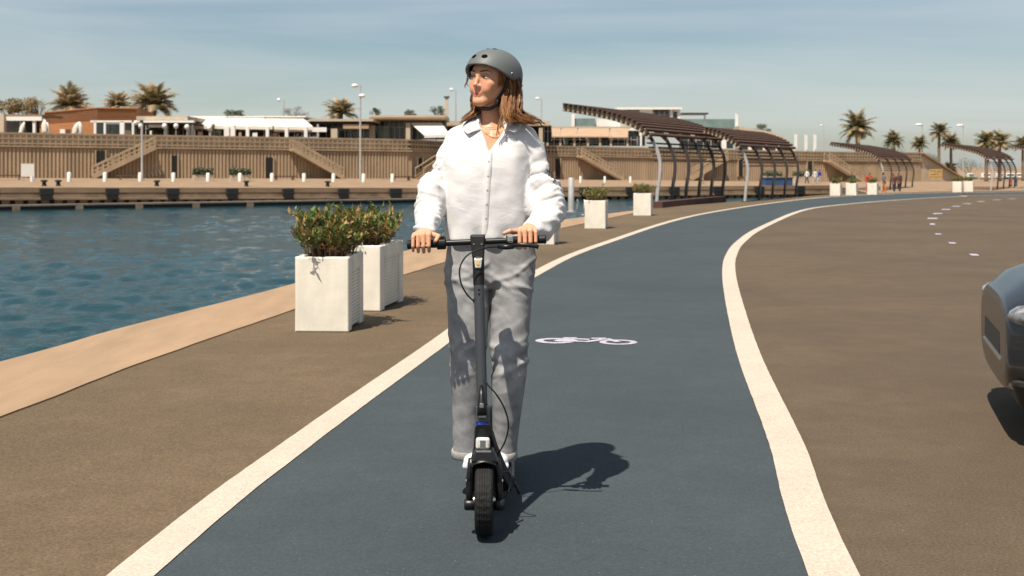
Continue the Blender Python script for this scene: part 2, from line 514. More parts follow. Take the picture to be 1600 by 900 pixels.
# wind waves on the basin, real relief; the grid coarsens away from the quay
na, nd = 640, 430
ta = np.linspace(-1.35, .35, na); dd_ = 9.0 * (125 / 9.0) ** np.linspace(0, 1, nd)
Y = np.repeat(dd_[:, None], na, 1); X = Y * ta[None, :]
cell = np.maximum(Y * (math.log(125 / 9.0) / nd), Y * (1.7 / na))
Z = np.zeros_like(X); wr = np.random.RandomState(3)
for i in range(90):
    lam = .22 * (2.4 / .22) ** (wr.rand() ** 1.7); th = R(70) + wr.normal(0, .75); k_ = 2 * math.pi / lam
    amp = .0125 * lam ** .82 * wr.uniform(.5, 1.2) * .78
    gate = np.clip((lam / cell - 2.2) / 2.0, 0, 1)
    ph = k_ * (X * math.cos(th) + Y * math.sin(th)) + wr.rand() * 6.28 + 1.2 * np.sin(X * .35 * wr.rand() + Y * .23 * wr.rand() + wr.rand() * 6)
    Z += amp * gate * np.sin(ph)
gust = .8 + .35 * np.sin(X * .11 + 1.3 * np.sin(Y * .07)) * np.sin(Y * .16 + .8 + .5 * np.sin(X * .2))
Z = ZW + Z * np.clip(gust, .35, 1.25)
V = np.stack([X, Y, Z], 2).reshape(-1, 3)
ii = (np.arange(nd - 1)[:, None] * na + np.arange(na - 1)[None, :]).ravel()
Fw = np.stack([ii, ii + 1, ii + na + 1, ii + na], 1)
me = bpy.data.meshes.new('water'); me.vertices.add(len(V)); me.vertices.foreach_set('co', V.astype(np.float32).ravel())
me.loops.add(len(Fw) * 4); me.loops.foreach_set('vertex_index', Fw.astype(np.int32).ravel())
me.polygons.add(len(Fw)); me.polygons.foreach_set('loop_start', np.arange(0, len(Fw) * 4, 4, dtype=np.int32)); me.update(calc_edges=True)
link_mesh('water', me, wm, None, True)['kind'] = 'structure'

# far promenade: strips between its quay edge and the foot of the ribbed wall
EPTS = [(-130, 36, 0.0), (-52, 71, -.10), (-35.6, 80, -.14), (-8.6, 97, -.49), (0.0, 102, -.52), (8.8, 106, -.55), (24, 113, -.58), (33, 118, -.62), (27, 86, -.75), (17.5, 60, -.80), (34, 72, -.84), (90, 98, -.84)]
WPTS = [(-185, 45, 0.9), (-80, 89.5, .45), (-46.7, 105, .28), (-10.8, 122, .04), (0.0, 139, -.2), (12.1, 145, -.36), (42.1, 158, -.78), (58.7, 165, -.84), (130, 200, -.84), (200, 200, -.84), (260, 150, -.84), (300, 120, -.84)]
vs = list(EPTS) + list(WPTS); ne = len(EPTS)
fs = [(i, i + 1, ne + i + 1, ne + i) for i in range(ne - 1)]
k = len(vs)
vs += [(x, y, -2.6) for x, y, z in EPTS[:10]]
fs += [(i, k + i, k + i + 1, i + 1) for i in range(9)]
me = bpy.data.meshes.new('promenade'); me.from_pydata(vs, [], fs)
bm = bmesh.new(); bm.from_mesh(me); bmesh.ops.recalc_face_normals(bm, faces=bm.faces)
if sum(f.normal.z * f.calc_area() for f in bm.faces) < 0: bmesh.ops.reverse_faces(bm, faces=bm.faces)
bm.to_mesh(me); bm.free()
link_mesh('promenade', me, M['quay'])['kind'] = 'structure'
# land behind everything, to the horizon
o = MB().add([(-900, 205, -1.2), (900, 90, -1.2), (2500, 2500, -1.2), (-2500, 2500, -1.2)], [(0, 1, 2, 3)]).build('land', M['quay'])
o['kind'] = 'structure'

def along(pts, s):
    """point and direction at arc length s of a polyline"""
    for a, b in zip(pts[:-1], pts[1:]):
        a, b = Vector(a), Vector(b)
        L = (Vector(b) - a).length
        if s <= L:
            return a + (b - a) * (s / L), (b - a).normalized()
        s -= L
    return b, (b - a).normalized()
def plen(pts): return sum((Vector(b) - Vector(a)).length for a, b in zip(pts[:-1], pts[1:]))
def wall_at(px):
    """point on the wall's foot line in the direction of photo column px"""
    k = (px - 800) / F
    for a, b in zip(WPTS[:-1], WPTS[1:]):
        fa, fb = a[0] - k * a[1], b[0] - k * b[1]
        if fa <= 0 <= fb:
            t = -fa / (fb - fa)
            return Vector(a).lerp(Vector(b), t), (Vector(b) - Vector(a)).normalized()
def edge_at(px):
    k = (px - 800) / F
    for a, b in zip(EPTS[:-1], EPTS[1:]):
        fa, fb = a[0] - k * a[1], b[0] - k * b[1]
        if fa <= 0 <= fb:
            t = -fa / (fb - fa)
            return Vector(a).lerp(Vector(b), t), (Vector(b) - Vector(a)).normalized()

# ------------------------------------------------------------------ ribbed promenade wall
WW = WPTS[1:8]
WH, BH = 2.85, 1.30
wall = empty('promenade_wall', WW[0], 0, 'long brown ribbed concrete wall with balustrade behind the far quay', 'wall')
def wp(p): return Vector(p) - Vector(WW[0])
m = MB(); ribs = MB(); coping = MB(); parapet = MB(); rails = [MB(), MB(), MB()]; posts = MB()
for a, b in zip(WW[:-1], WW[1:]):
    a, b = wp(a), wp(b)
    d = (b - a).normalized(); nrm = Vector((d.y, -d.x, 0)).normalized()
    up = Vector((0, 0, 1))
    q = -nrm * 1.2
    m.hexa([a - up, b - up, b + q - up, a + q - up], [a + up * WH, b + up * WH, b + q + up * WH, a + q + up * WH])
    coping.beam(a + up * (WH + .07) - nrm * .3, b + up * (WH + .07) - nrm * .3, 1.1, .16)
    for r_, hz, th in zip(rails, (0.32, 0.78, 1.24), (.16, .14, .16)):
        r_.beam(a + up * (WH + hz) + nrm * .05, b + up * (WH + hz) + nrm * .05, .16, th)
    parapet.beam(a + up * (WH + .65) - nrm * .35, b + up * (WH + .65) - nrm * .35, .15, 1.24)
    L = (b - a).length
    for i in range(int(L / 0.34)):
        p = a + d * (i * .34 + .17)
        ribs.beam(p + nrm * .06, p + nrm * .06 + up * (WH - .1), .12, .17, up=d)
    for i in range(int(L / 0.5)):
        p = a + d * (i * .5 + .25) + up * WH
        posts.beam(p + nrm * .05, p + nrm * .05 + up * BH, .13, .13, up=d)
m.build('wall', M['wall'], wall)
tag(ribs.build('rib', M['wall'], wall, fix=False), kind='stuff')
coping.build('coping', M['rail'], wall)
parapet.build('parapet', M['quay_dark'], wall)
for r_ in rails: r_.build('rail', M['rail'], wall)
tag(posts.build('baluster', M['rail'], wall, fix=False), kind='stuff')
for px, w, h, z0 in ((157, .8, 1.35, 1.2), (272, .55, 2.15, 0.05), (420, .75, 2.05, .05), (654, .8, 1.1, 1.1), (870, .75, 2.5, .05), (1156, .7, 2.2, .6), (1264, .8, 2.6, .1)):
    p, d = wall_at(px); nrm = Vector((d.y, -d.x, 0)).normalized()
    p = wp(p) + Vector((0, 0, z0)) + nrm * .17
    dm = MB().beam(p, p + Vector((0, 0, h)), w, .06, up=nrm)
    dr = dm.build('doorway', M['dark'], wall)
    fm = MB()
    dh = Vector((d.x, d.y, 0)).normalized()
    fm.beam(p + dh * (w / 2 + .06) , p + dh * (w / 2 + .06) + Vector((0, 0, h + .1)), .12, .2, up=nrm)
    fm.beam(p - dh * (w / 2 + .06) , p - dh * (w / 2 + .06) + Vector((0, 0, h + .1)), .12, .2, up=nrm)
    fm.build('frame', M['stair'], dr)
# upper terrace behind the wall
tv = []
for x, y, z in WPTS[:8]: tv.append((x, y + 1.0, z + WH - .02))
for x, y, z in WPTS[:8]: tv.append((x * 1.05, y + 60, z + WH - .02))
o = MB().add(tv, [(i, i + 1, 8 + i + 1, 8 + i) for i in range(6)]).build('terrace', M['quay']); o['kind'] = 'structure'

# staircases against the wall
def staircase(px_b, px_t, label):
    pb, _ = wall_at(px_b); pt, d = wall_at(px_t)
    dh = Vector((pt.x - pb.x, pt.y - pb.y, 0)); L = dh.length; dh.normalize()
    nrm = Vector((d.y, -d.x, 0)).normalized()
    st = empty('staircase', pb + nrm * 0.9, 0, label, 'staircase', 'staircases up the ribbed wall')
    top = dh * L + Vector((0, 0, pt.z - pb.z + WH))
    up = Vector((0, 0, 1))
    for s_, nm in ((-.55, 'stringer'), (.55, 'stringer')):
        MB().beam(nrm * s_ + up * .12, top + nrm * s_ + up * .12, .18, .42).build(nm, M['stair'], st)
    for s_ in (-.55, .55):
        hr = MB()
        hr.beam(nrm * s_ + up * 1.05, top + nrm * s_ + up * 1.05, .12, .16)
        hr.beam(nrm * s_ + up * .62, top + nrm * s_ + up * .62, .08, .10)
        ho = hr.build('handrail', M['stair'], st)
        ps = MB()
        for i in range(13):
            q = top * (i / 12) + nrm * s_
            ps.beam(q + up * .2, q + up * 1.05, .09, .09)
        tag(ps.build('baluster', M['stair'], ho), kind='stuff')
    tr = MB()
    for i in range(18):
        q = top * ((i + .5) / 18)
        tr.beam(q - nrm * .5, q + nrm * .5, L / 18, .06, up=(0, 0, 1))
    tag(tr.build('tread', M['stair'], st), kind='stuff')
staircase(143, 240, 'long pale stair rising right beside the white signboard on the far wall')
staircase(530, 452, 'brown stair descending right behind the tall white lamp post')
staircase(645, 706, 'stair rising right toward the rider\'s sleeve on the far wall')
staircase(964, 900, 'stair descending right below the tan awning roof')
staircase(1070, 1128, 'stair rising right behind the nearest slatted pergola')
staircase(1338, 1285, 'stair descending right near the end of the ribbed wall')

# sloped end of the wall with a banner
pe, d = wall_at(1438)
er = empty('end_ramp_wall', pe, 0, 'pale sloping wall end running down past the yellow banner', 'wall')
q1 = Vector((P(1505, 284, 169).x, 169, -.8)) - pe
up = Vector((0, 0, 1))
o = MB().hexa([Vector((0, 0, -.6)), q1 + Vector((0, 0, -.6)), q1 + Vector((0, 1.5, -.6)), Vector((0, 1.5, -.6))], [up * 4.0, q1 + up * .1, q1 + Vector((0, 1.5, .1)), Vector((0, 1.5, 4.0))]).build('wall', M['beige'], er)
MB().beam(up * 4.1, q1 + up * .2, 1.0, .22).build('coping', M['quay'], er)
ban = empty('banner', P(1462, 282, 164.5), 0, 'yellow banner with two rows of brown lettering on the sloping wall', 'banner')
MB().box((-.95, 0, .25), (.95, .06, 1.6)).build('panel', mat('yellow_banner', (0.50, 0.32, 0.11), 0.8, 0.15, 1.5), ban)
bm_ = mat('banner_brown', (0.13, 0.075, 0.03), 0.8, 0.2, 3)
lt = MB(); rnd = random.Random(5)
for row, (z0, z1, n_) in enumerate(((1.08, 1.48, 9), (.74, .94, 8), (.38, .58, 9))):
    for i in range(n_):
        x = -.87 + 1.74 * (i + .5) / n_
        w_ = 1.74 / n_
        lt.box((x - w_ * .34, -.03, z0), (x - w_ * .16, -.002, z1))
        if rnd.random() < .8: lt.box((x - w_ * .16, -.03, z1 - .07), (x + w_ * .32, -.002, z1))
        if rnd.random() < .5: lt.box((x + w_ * .14, -.032, z0), (x + w_ * .3, -.004, z1 - .08))
tag(lt.build('lettering', bm_, ban), kind='stuff')

# ------------------------------------------------------------------ quay face, pontoon, fenders, bollards
EE = EPTS[1:8]
qw = empty('quay_wall', EE[0], 0, 'low concrete face of the far quay with dark openings above the water', 'wall')
beam, ledge, blocks, back = MB(), MB(), MB(), MB()
for a, b in zip(EE[:-1], EE[1:]):
    a, b = Vector(a) - Vector(EE[0]), Vector(b) - Vector(EE[0])
    d = (b - a); L = d.length; d.normalize(); nrm = Vector((d.y, -d.x, 0)).normalized(); up = Vector((0, 0, 1))
    beam.beam(a + nrm * .22 - up * .16, b + nrm * .22 - up * .16, .5, .36)
    ledge.beam(a + nrm * .5 - up * .78, b + nrm * .5 - up * .78, .9, .14)
    zb = ZW - EE[0][2]
    back.beam(a + nrm * .38 - up * .52, b + nrm * .38 - up * .52, .12, .42); back.beam(a + nrm * .1 - up * 1.2, b + nrm * .1 - up * 1.2, .12, .8)
    i = 0.0
    while i < L - .6:
        p = a + d * (i + .3)
        blocks.hexa([p - d * .26 + nrm * .1 - up * 1.9, p + d * .26 + nrm * .1 - up * 1.9, p + d * .26 + nrm * .75 - up * 1.9, p - d * .26 + nrm * .75 - up * 1.9],
                    [p - d * .26 + nrm * .1 - up * .86, p + d * .26 + nrm * .1 - up * .86, p + d * .26 + nrm * .75 - up * .86, p - d * .26 + nrm * .75 - up * .86])
        i += .86
beam.build('edge_beam', M['quay'], qw); ledge.build('ledge', M['quay'], qw); back.build('back_wall', M['quay_dark'], qw)
tag(blocks.build('block', M['quay'], qw, fix=False), kind='stuff')

pon = empty('pontoon', EE[0], 0, 'dark low floating pontoon moored along the far quay', 'pontoon')
deck_, side_ = MB(), MB()
pa = Vector(EE[0]) + Vector((1.2, -2.2, 0)); pb_, _ = edge_at(640); pb_ = pb_ + Vector((1.0, -1.6, 0))
pa.z = pb_.z = ZW
oo = Vector(EE[0])
deck_.beam(pa - oo + Vector((0, 0, .34)), pb_ - oo + Vector((0, 0, .34)), 1.5, .10)
side_.beam(pa - oo + Vector((0, 0, .06)), pb_ - oo + Vector((0, 0, .06)), 1.4, .5)
deck_.build('deck', mat('pontoon_deck', (0.13, 0.11, 0.09), .9, .3, .5), pon); side_.build('float', M['rubber'], pon)
fl = MB()
dd = (pb_ - pa).normalized()
for i in range(9):
    q = pa - oo + dd * (3 + i * 4.1)
    fl.beam(q + Vector((.35, -.75, .1)), q + Vector((.35, -.75, .1)) + dd * .5, .12, .4)
tag(fl.build('float_bracket', M['quay_dark'], pon), kind='stuff')

for i, px in enumerate((69, 171, 265, 357, 444, 530, 611, 907, 979, 1046, 1114, 1178, 1241)):
    p, d = edge_at(px); nrm = Vector((d.y, -d.x, 0)).normalized()
    w_ = 0.95 if px < 600 else 1.1
    fo = empty('rubber_fender', p + nrm * .85 + Vector((0, 0, -.5)), math.atan2(d.y, d.x), ordinal(i) + ' black rubber fender from the left along the far quay edge', 'fender', 'fenders on the far quay')
    MB().box((-w_ / 2, -.14, -.05), (w_ / 2, .14, .48)).build('pad', M['rubber'], fo, bevel=.05)
    MB().box((-w_ / 2 + .08, -.2, -.35), (w_ / 2 - .08, .1, -.06)).build('chain_panel', M['dark'], fo)
def lathe_thing(name, prof, loc, material, label, cat, group, n=12):
    o = MB().lathe(prof, n=n).build(name, material, smooth=False, autosmooth=True)
    o.location = loc
    return tag(o, label, cat, group)
def deck_pt(px, t):
    """a point on the far promenade, t from quay edge (0) to wall (1)"""
    w_, _ = wall_at(px); e_, _ = edge_at(px)
    return e_.lerp(w_, t)
for i, px in enumerate((51, 108, 164, 219, 271, 325, 375, 425, 475, 521, 568, 613)):
    q = deck_pt(px, .55)
    lathe_thing('bollard', [(.17, -.1), (.17, .72), (.13, .80), (.0, .82)], q, M['white'], ordinal(i) + ' white bollard from the left on the far promenade', 'bollard', 'white bollards on the far promenade')
for i, px in enumerate((907, 945, 985)):
    q = deck_pt(px, .5)
    lathe_thing('bollard', [(.13, -.1), (.13, .62), (.1, .7), (.0, .72)], q, M['white'], ordinal(i) + ' white bollard right of the rider on the far promenade', 'bollard', 'white bollards on the far promenade')
for i, px in enumerate((69, 91, 245, 385, 512)):
    q = deck_pt(px, .10)
    lathe_thing('mooring_bollard', [(.22, -.05), (.16, .08), (.13, .30), (.26, .38), (.24, .46), (.0, .5)], q, M['rubber'], ordinal(i) + ' squat black mooring bollard from the left at the far quay edge', 'bollard', 'mooring bollards on the far quay')
for i, (px, lab) in enumerate(((14, 'low red-brown bench at the left end of the far promenade'), (203, 'low dark bench at the foot of the long left stair'), (445, 'red-brown bench right of the two hedge boxes'), (627, 'red-brown bench left of the rider\'s elbow'))):
    q = deck_pt(px, .72)
    be = empty('bench', q, R(24), lab, 'bench', 'benches on the far promenade')
    MB().box((-1.1, -.3, .36), (1.1, .3, .46)).build('seat', M['red_wood'], be)
    for s_ in (-.8, .8): MB().box((s_ - .08, -.26, -.05), (s_ + .08, .26, .36)).build('leg', M['quay'], be)
# white signboard
q = deck_pt(43, .35)
sg = empty('signboard', q, R(25), 'white square signboard on posts at the left of the far quay', 'sign')
MB().box((-.47, -.04, .55), (.47, .04, 1.55)).build('panel', M['white'], sg)
for s_ in (-.35, .35): MB().box((s_ - .04, -.03, -.05), (s_ + .04, .03, .55)).build('post', M['steel'], sg)
# blue box on the quay, far right
q = deck_pt(1214, .05)
bb = empty('blue_container', q, R(20), 'blue low container at the far quay edge behind the second pergola', 'container')
MB().box((-1.6, -.4, -.1), (1.6, .4, .72)).build('body', M['blue_panel'], bb, bevel=.04)
MB().box((-1.65, -.45, .72), (1.65, .45, .82)).build('lid', M['blue_panel'], bb)

# ------------------------------------------------------------------ road dashes
dash_m = M['mark']
pts = [(1522, 398.5), (1488, 380), (1466, 366), (1457, 350.5), (1457, 341.5), (1465, 334), (1478, 327.5), (1494, 322.5), (1511, 318.5), (1533, 315), (1557, 312.5), (1582, 310.8)]
gp = [G(*q) for q in pts]
for i, p in enumerate(gp):
    a = gp[max(0, i - 1)]; b_ = gp[min(len(gp) - 1, i + 1)]
    t = (b_ - a).normalized()
    Ld = .34 if i < 3 else .6
    nr = Vector((-t.y, t.x, 0)) * (.055 if i < 4 else .12)
    c = [p - t * Ld / 2 - nr, p - t * Ld / 2 + nr, p + t * Ld / 2 + nr, p + t * Ld / 2 - nr]
    MB().add([(v.x, v.y, .006) for v in c], [(0, 1, 2, 3)]).build('road_dash', dash_m, road)

# ------------------------------------------------------------------ painted bicycle on the lane (flat marking)
def flat_curve(mb, pts, w, z):
    pts = [Vector(p) for p in pts]
    n_ = len(pts)
    vs = []
    for i, p in enumerate(pts):
        t = (pts[min(n_ - 1, i + 1)] - pts[max(0, i - 1)]).normalized()
        nr = Vector((-t.y, t.x)) * w / 2
        vs += [(p.x + nr.x, p.y + nr.y, z), (p.x - nr.x, p.y - nr.y, z)]
    mb.add(vs, [(2 * i, 2 * i + 1, 2 * i + 3, 2 * i + 2) for i in range(n_ - 1)])
bk = empty('bicycle_marking', (0, 0, 0), 0)
c0 = G(916, 533.5)
bk.location = c0; bk['kind'] = 'structure'
def circ(cx, cy, rx, ry, k=28): return [(cx + rx * math.cos(2 * math.pi * i / k), cy + ry * math.sin(2 * math.pi * i / k)) for i in range(k + 1)]
S = 0.0047
fx = lambda x, y: ((x - 770) / 8 * S, -(y - 255) / 8 * S * 6.0)
wl_ = MB(); flat_curve(wl_, circ(*fx(370, 257), .122, .105), .062, .0075); wl_.build('wheel', M['mark'], bk)
wl_ = MB(); flat_curve(wl_, circ(*fx(1172, 277), .118, .10), .050, .0075); wl_.build('wheel', M['mark'], bk)
fr = MB()
flat_curve(fr, [fx(370, 257), fx(560, 228), fx(820, 240)], .055, .0085)
flat_curve(fr, [fx(560, 240), fx(640, 266), fx(770, 272), fx(880, 258), fx(1000, 236)], .055, .0090)
flat_curve(fr, [fx(370, 258), fx(600, 262)], .085, .0095)
flat_curve(fr, [fx(1040, 232), fx(1172, 277)], .055, .0095)
flat_curve(fr, [fx(480, 222), fx(660, 222)], .055, .0100)
flat_curve(fr, [fx(850, 228), fx(1040, 226)], .055, .0100)
fr.build('frame', M['mark'], bk)
# ------------------------------------------------------------------ terrace buildings
def DW(px): return wall_at(px)[0].y
def TZ(px): return wall_at(px)[0].z + WH
def bbox(px0, px1, y0, y1, d, depth, o, d1=None):
    """box whose front face spans the photo columns/rows at depth d; coordinates relative to o"""
    a, b = P(px0, y1, d), P(px1, y0, d)
    return (a.x - o.x, d - o.y, a.z - o.z), (b.x - o.x, d + depth - o.y, b.z - o.z)

def block(name, parts, px, d, label, cat, group=None):
    """parts: (part name, px0, px1, y0, y1, dd, depth, material)"""
    o3 = Vector((P(px, 0, d).x, d, TZ(px)))
    e = empty(name, o3, 0, label, cat, group)
    for nm, x0, x1, y0, y1, dd, dep, mt in parts:
        lo, hi = bbox(x0, x1, y0, y1, d + dd, dep, o3)
        MB().box(lo, hi).build(nm, M[mt], e)
    return e, o3

# left open shelter with beige flat roof
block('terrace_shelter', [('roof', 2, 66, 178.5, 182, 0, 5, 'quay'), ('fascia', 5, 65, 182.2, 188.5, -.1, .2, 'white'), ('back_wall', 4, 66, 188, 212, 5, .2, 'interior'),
      ('column', -4, 6, 178, 212, -.4, .6, 'beige'), ('column', 51, 55, 188, 212, 0, .3, 'white'), ('column', 62, 65, 186, 212, .2, .3, 'orange')], 35, 112, 'beige flat-roofed open shelter at the left end of the terrace', 'shelter')
def umbrella(px, y0, y1, w, label, tilt=0.0):
    d = DW(px) + 2.2
    top = P(px, y0, d); base = Vector((top.x, d, TZ(px)))
    u = empty('closed_parasol', base, 0, label, 'parasol', 'folded white parasols on the terrace')
    h = top.z - base.z
    MB().cyl((0, 0, -.02), (0, 0, h), .035, n=8).build('pole', M['steel'], u)
    prof = [(.04, h), (w * .35, h * .93), (w * .62, h * .78), (w * .5, h * .62), (w * .75, h * .48), (.05, h * .47)]
    fab = MB(); base_n = len(fab.v)
    fab.lathe(prof, n=10)
    fab.v = [(x * (1 + .25 * math.sin(7 * math.atan2(y, x))) + tilt * (z - h * .5), y * (1 + .25 * math.sin(7 * math.atan2(y, x))), z) for x, y, z in fab.v]
    fab.build('canopy', M['awning'], u, smooth=True)
umbrella(32, 190.5, 205, .34, 'folded white parasol under the left beige shelter', .3)
umbrella(70, 187, 205, .42, 'folded white parasol just left of the orange building')
umbrella(74, 191, 205, .34, 'short folded white parasol touching the orange building')
umbrella(116, 191.5, 208, .40, 'folded white parasol before the orange building, left one', .25)
umbrella(124, 190, 208, .55, 'folded white parasol before the orange building, right one')

# orange timber building: wedge in plan with its corner toward the camera
d0 = 118.0
o3 = Vector((P(152, 0, d0).x, d0, TZ(150)))
ob = empty('timber_building', o3, 0, 'orange-brown timber-clad box building on the terrace', 'building')
zt = P(152, 169.5, d0).z - o3.z; 
xl = P(70, 0, 128).x - o3.x; xr = P(214, 0, d0 + 1).x - o3.x
zb_ = P(152, 188, d0).z - o3.z
m = MB().hexa([(xl, 10, 0), (0, 0, 0), (xr, 1, 0), (xr - 2, 13, 0)], [(xl, 10, zt), (0, 0, zt), (xr, 1, zt), (xr - 2, 13, zt)])
m.build('wall', M['orange'], ob)
bands = MB()
for k in range(7):
    z = zb_ + (zt - zb_) * (k + .5) / 7
    bands.beam((xl, 9.96, z), (0, -.04, z), .03, .03); bands.beam((0, -.04, z), (xr, .96, z), .03, .03)
bands.build('board_joint', M['red_wood'], ob)
MB().hexa([(xl - .1, 9.9, zt), (0, -.12, zt), (xr + .1, .9, zt), (xr - 2, 13, zt)], [(xl - .1, 9.9, zt + .12), (0, -.12, zt + .12), (xr + .1, .9, zt + .12), (xr - 2, 13, zt + .12)]).build('roof', M['orange'], ob)
for a in (.13, .45, .8):
    wx = xr * a; wy = 1 * a - .06
    wd = MB().hexa([(wx - .55, wy - .12, .9), (wx + .75, wy + .12, .9), (wx + .75, wy + .4, .9), (wx - .55, wy + .3, .9)], [(wx - .55, wy - .12, zb_ - .25), (wx + .75, wy + .12, zb_ - .25), (wx + .75, wy + .4, zb_ - .25), (wx - .55, wy + .3, zb_ - .25)])
    wd.build('window', M['glass'], ob)
# white frame in front of it
block('white_terrace_frame', [('beam', 141, 218, 188.2, 191, 0, .3, 'white'), ('post', 146.5, 150, 190, 212, 0, .25, 'white'), ('post', 162, 165, 190, 212, 0, .25, 'white'), ('panel', 165, 187, 191, 194, .1, .1, 'white'), ('post', 187, 194, 190, 212, 0, .25, 'white'), ('post', 206, 209, 188, 212, 0, .25, 'white')], 180, 114.5, 'white post-and-beam frame in front of the orange timber building', 'frame')

# cafe range with flat beige roof and white awnings
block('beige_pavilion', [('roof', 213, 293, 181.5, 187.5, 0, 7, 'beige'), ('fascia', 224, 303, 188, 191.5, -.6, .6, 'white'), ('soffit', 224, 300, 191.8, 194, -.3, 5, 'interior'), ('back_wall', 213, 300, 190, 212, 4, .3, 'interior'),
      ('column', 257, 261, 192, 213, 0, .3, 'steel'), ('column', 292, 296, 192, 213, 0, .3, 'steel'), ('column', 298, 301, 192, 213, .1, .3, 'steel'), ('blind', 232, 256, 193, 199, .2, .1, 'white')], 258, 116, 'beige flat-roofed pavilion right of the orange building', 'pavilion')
def lantern(px, y, r_, lab):
    d = DW(px) + 1.0
    c = P(px, y, d); base = Vector((c.x, d, TZ(px)))
    e = empty('globe_lamp', base, 0, lab, 'lamp', 'white globe lamps along the terrace')
    MB().cyl((0, 0, 0), (0, 0, c.z - base.z), .04, n=8).build('post', M['steel'], e)
    MB().ell((0, 0, c.z - base.z), (r_, r_, r_ * 1.15), 12, 8).build('globe', M['white'], e, smooth=True)
for i, (px, y) in enumerate(((220, 196.5), (257, 197), (275, 197), (292, 198.5), (327, 200))):
    lantern(px, y, .24, ordinal(i) + ' white globe lamp from the left before the beige pavilion')
def awning_bay(i, xt0, xt1, xb0, xb1, lab):
    d = 120.0
    o3 = Vector((P((xb0 + xb1) / 2, 0, d).x, d, TZ(400)))
    e = empty('awning', o3, 0, lab, 'awning', 'cream awnings of the cafe')
    a, b = P(xt0, 183.5 + i * .8, d + 4) - o3, P(xt1, 183.5 + i * 1.0, d + 4) - o3
    c, f_ = P(xb0, 196 + i * .6, d) - o3, P(xb1, 196 + i * .9, d) - o3
    n_ = 10; mb = MB()
    rings = []
    for k in range(n_ + 1):
        t = k / n_
        sag = -.12 * math.sin(math.pi * ((k % 5) / 5.0))
        p, q = a.lerp(b, t), c.lerp(f_, t)
        rings.append((p, q + Vector((0, 0, sag * .3))))
    vs = []; fs = []
    for p, q in rings: vs += [tuple(p), tuple(q), tuple(q + Vector((0, 0, -.06))), tuple(p + Vector((0, 0, -.06)))]
    for k in range(n_):
        for j in range(4):
            fs.append((4 * k + j, 4 * k + (j + 1) % 4, 4 * k + 4 + (j + 1) % 4, 4 * k + 4 + j))
    mb.add(vs, fs).build('canopy', M['awning'], e)
    va = MB()
    for k in range(n_):
        q0, q1 = rings[k][1], rings[k + 1][1]
        va.hexa([q0 + Vector((0, -.04, -.34)), q1 + Vector((0, -.04, -.34)), q1 + Vector((0, .02, -.34)), q0 + Vector((0, .02, -.34))], [q0 + Vector((0, -.04, 0)), q1 + Vector((0, -.04, 0)), q1 + Vector((0, .02, 0)), q0 + Vector((0, .02, 0))])
    va.build('valance', M['awning'], e)
    return e
awning_bay(0, 295, 353, 300, 366, 'cream sloping awning of the cafe, left bay')
awning_bay(1, 355, 412, 368, 426, 'cream sloping awning of the cafe, middle bay')
awning_bay(2, 414, 474, 428, 489, 'cream sloping awning of the cafe, right bay')
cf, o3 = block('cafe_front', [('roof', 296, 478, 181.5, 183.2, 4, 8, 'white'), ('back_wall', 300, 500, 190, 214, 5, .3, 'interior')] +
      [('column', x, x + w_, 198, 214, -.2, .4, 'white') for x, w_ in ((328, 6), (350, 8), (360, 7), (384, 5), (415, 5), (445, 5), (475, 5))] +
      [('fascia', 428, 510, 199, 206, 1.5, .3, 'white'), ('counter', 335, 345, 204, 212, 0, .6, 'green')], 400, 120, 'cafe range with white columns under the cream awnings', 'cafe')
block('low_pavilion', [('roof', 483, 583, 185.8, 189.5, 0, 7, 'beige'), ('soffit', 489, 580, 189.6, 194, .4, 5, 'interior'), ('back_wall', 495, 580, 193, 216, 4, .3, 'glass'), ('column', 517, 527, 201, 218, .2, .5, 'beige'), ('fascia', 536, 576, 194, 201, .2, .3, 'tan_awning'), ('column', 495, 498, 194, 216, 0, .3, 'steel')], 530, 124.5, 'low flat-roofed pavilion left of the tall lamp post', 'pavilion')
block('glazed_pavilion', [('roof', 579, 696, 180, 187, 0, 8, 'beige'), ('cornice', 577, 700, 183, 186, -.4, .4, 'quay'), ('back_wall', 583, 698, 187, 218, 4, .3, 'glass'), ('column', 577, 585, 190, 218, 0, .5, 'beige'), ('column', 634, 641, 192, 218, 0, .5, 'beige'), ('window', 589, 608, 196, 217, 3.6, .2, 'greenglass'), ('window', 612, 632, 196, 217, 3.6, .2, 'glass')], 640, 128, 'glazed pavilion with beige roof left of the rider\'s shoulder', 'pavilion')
d = 126.5
o3 = Vector((P(665, 0, d).x, d, TZ(665)))
e = empty('awning', o3, 0, 'single cream awning beside the rider\'s left shoulder in the photo', 'awning', 'cream awnings of the cafe')
q = [P(641, 192.5, d + 2) - o3, P(690, 192.5, d + 2) - o3, P(702, 211, d) - o3, P(663, 212, d) - o3]
MB().hexa(q, [v + Vector((0, 0, .07)) for v in q]).build('canopy', M['awning'], e)
MB().hexa([q[3], q[2], q[2] + Vector((0, .05, 0)), q[3] + Vector((0, .05, 0))], [v + Vector((0, 0, -.25)) for v in (q[3], q[2], q[2] + Vector((0, .05, 0)), q[3] + Vector((0, .05, 0)))]).build('valance', M['awning'], e)
block('long_pavilion', [('roof', 696, 860, 189, 196, 0, 8, 'beige'), ('back_wall', 696, 862, 196, 222, 4, .3, 'interior'), ('column', 720, 726, 196, 222, 0, .4, 'beige'), ('column', 842, 848, 200, 224, 0, .4, 'beige')], 780, 139, 'long beige pavilion hidden mostly behind the rider', 'pavilion')
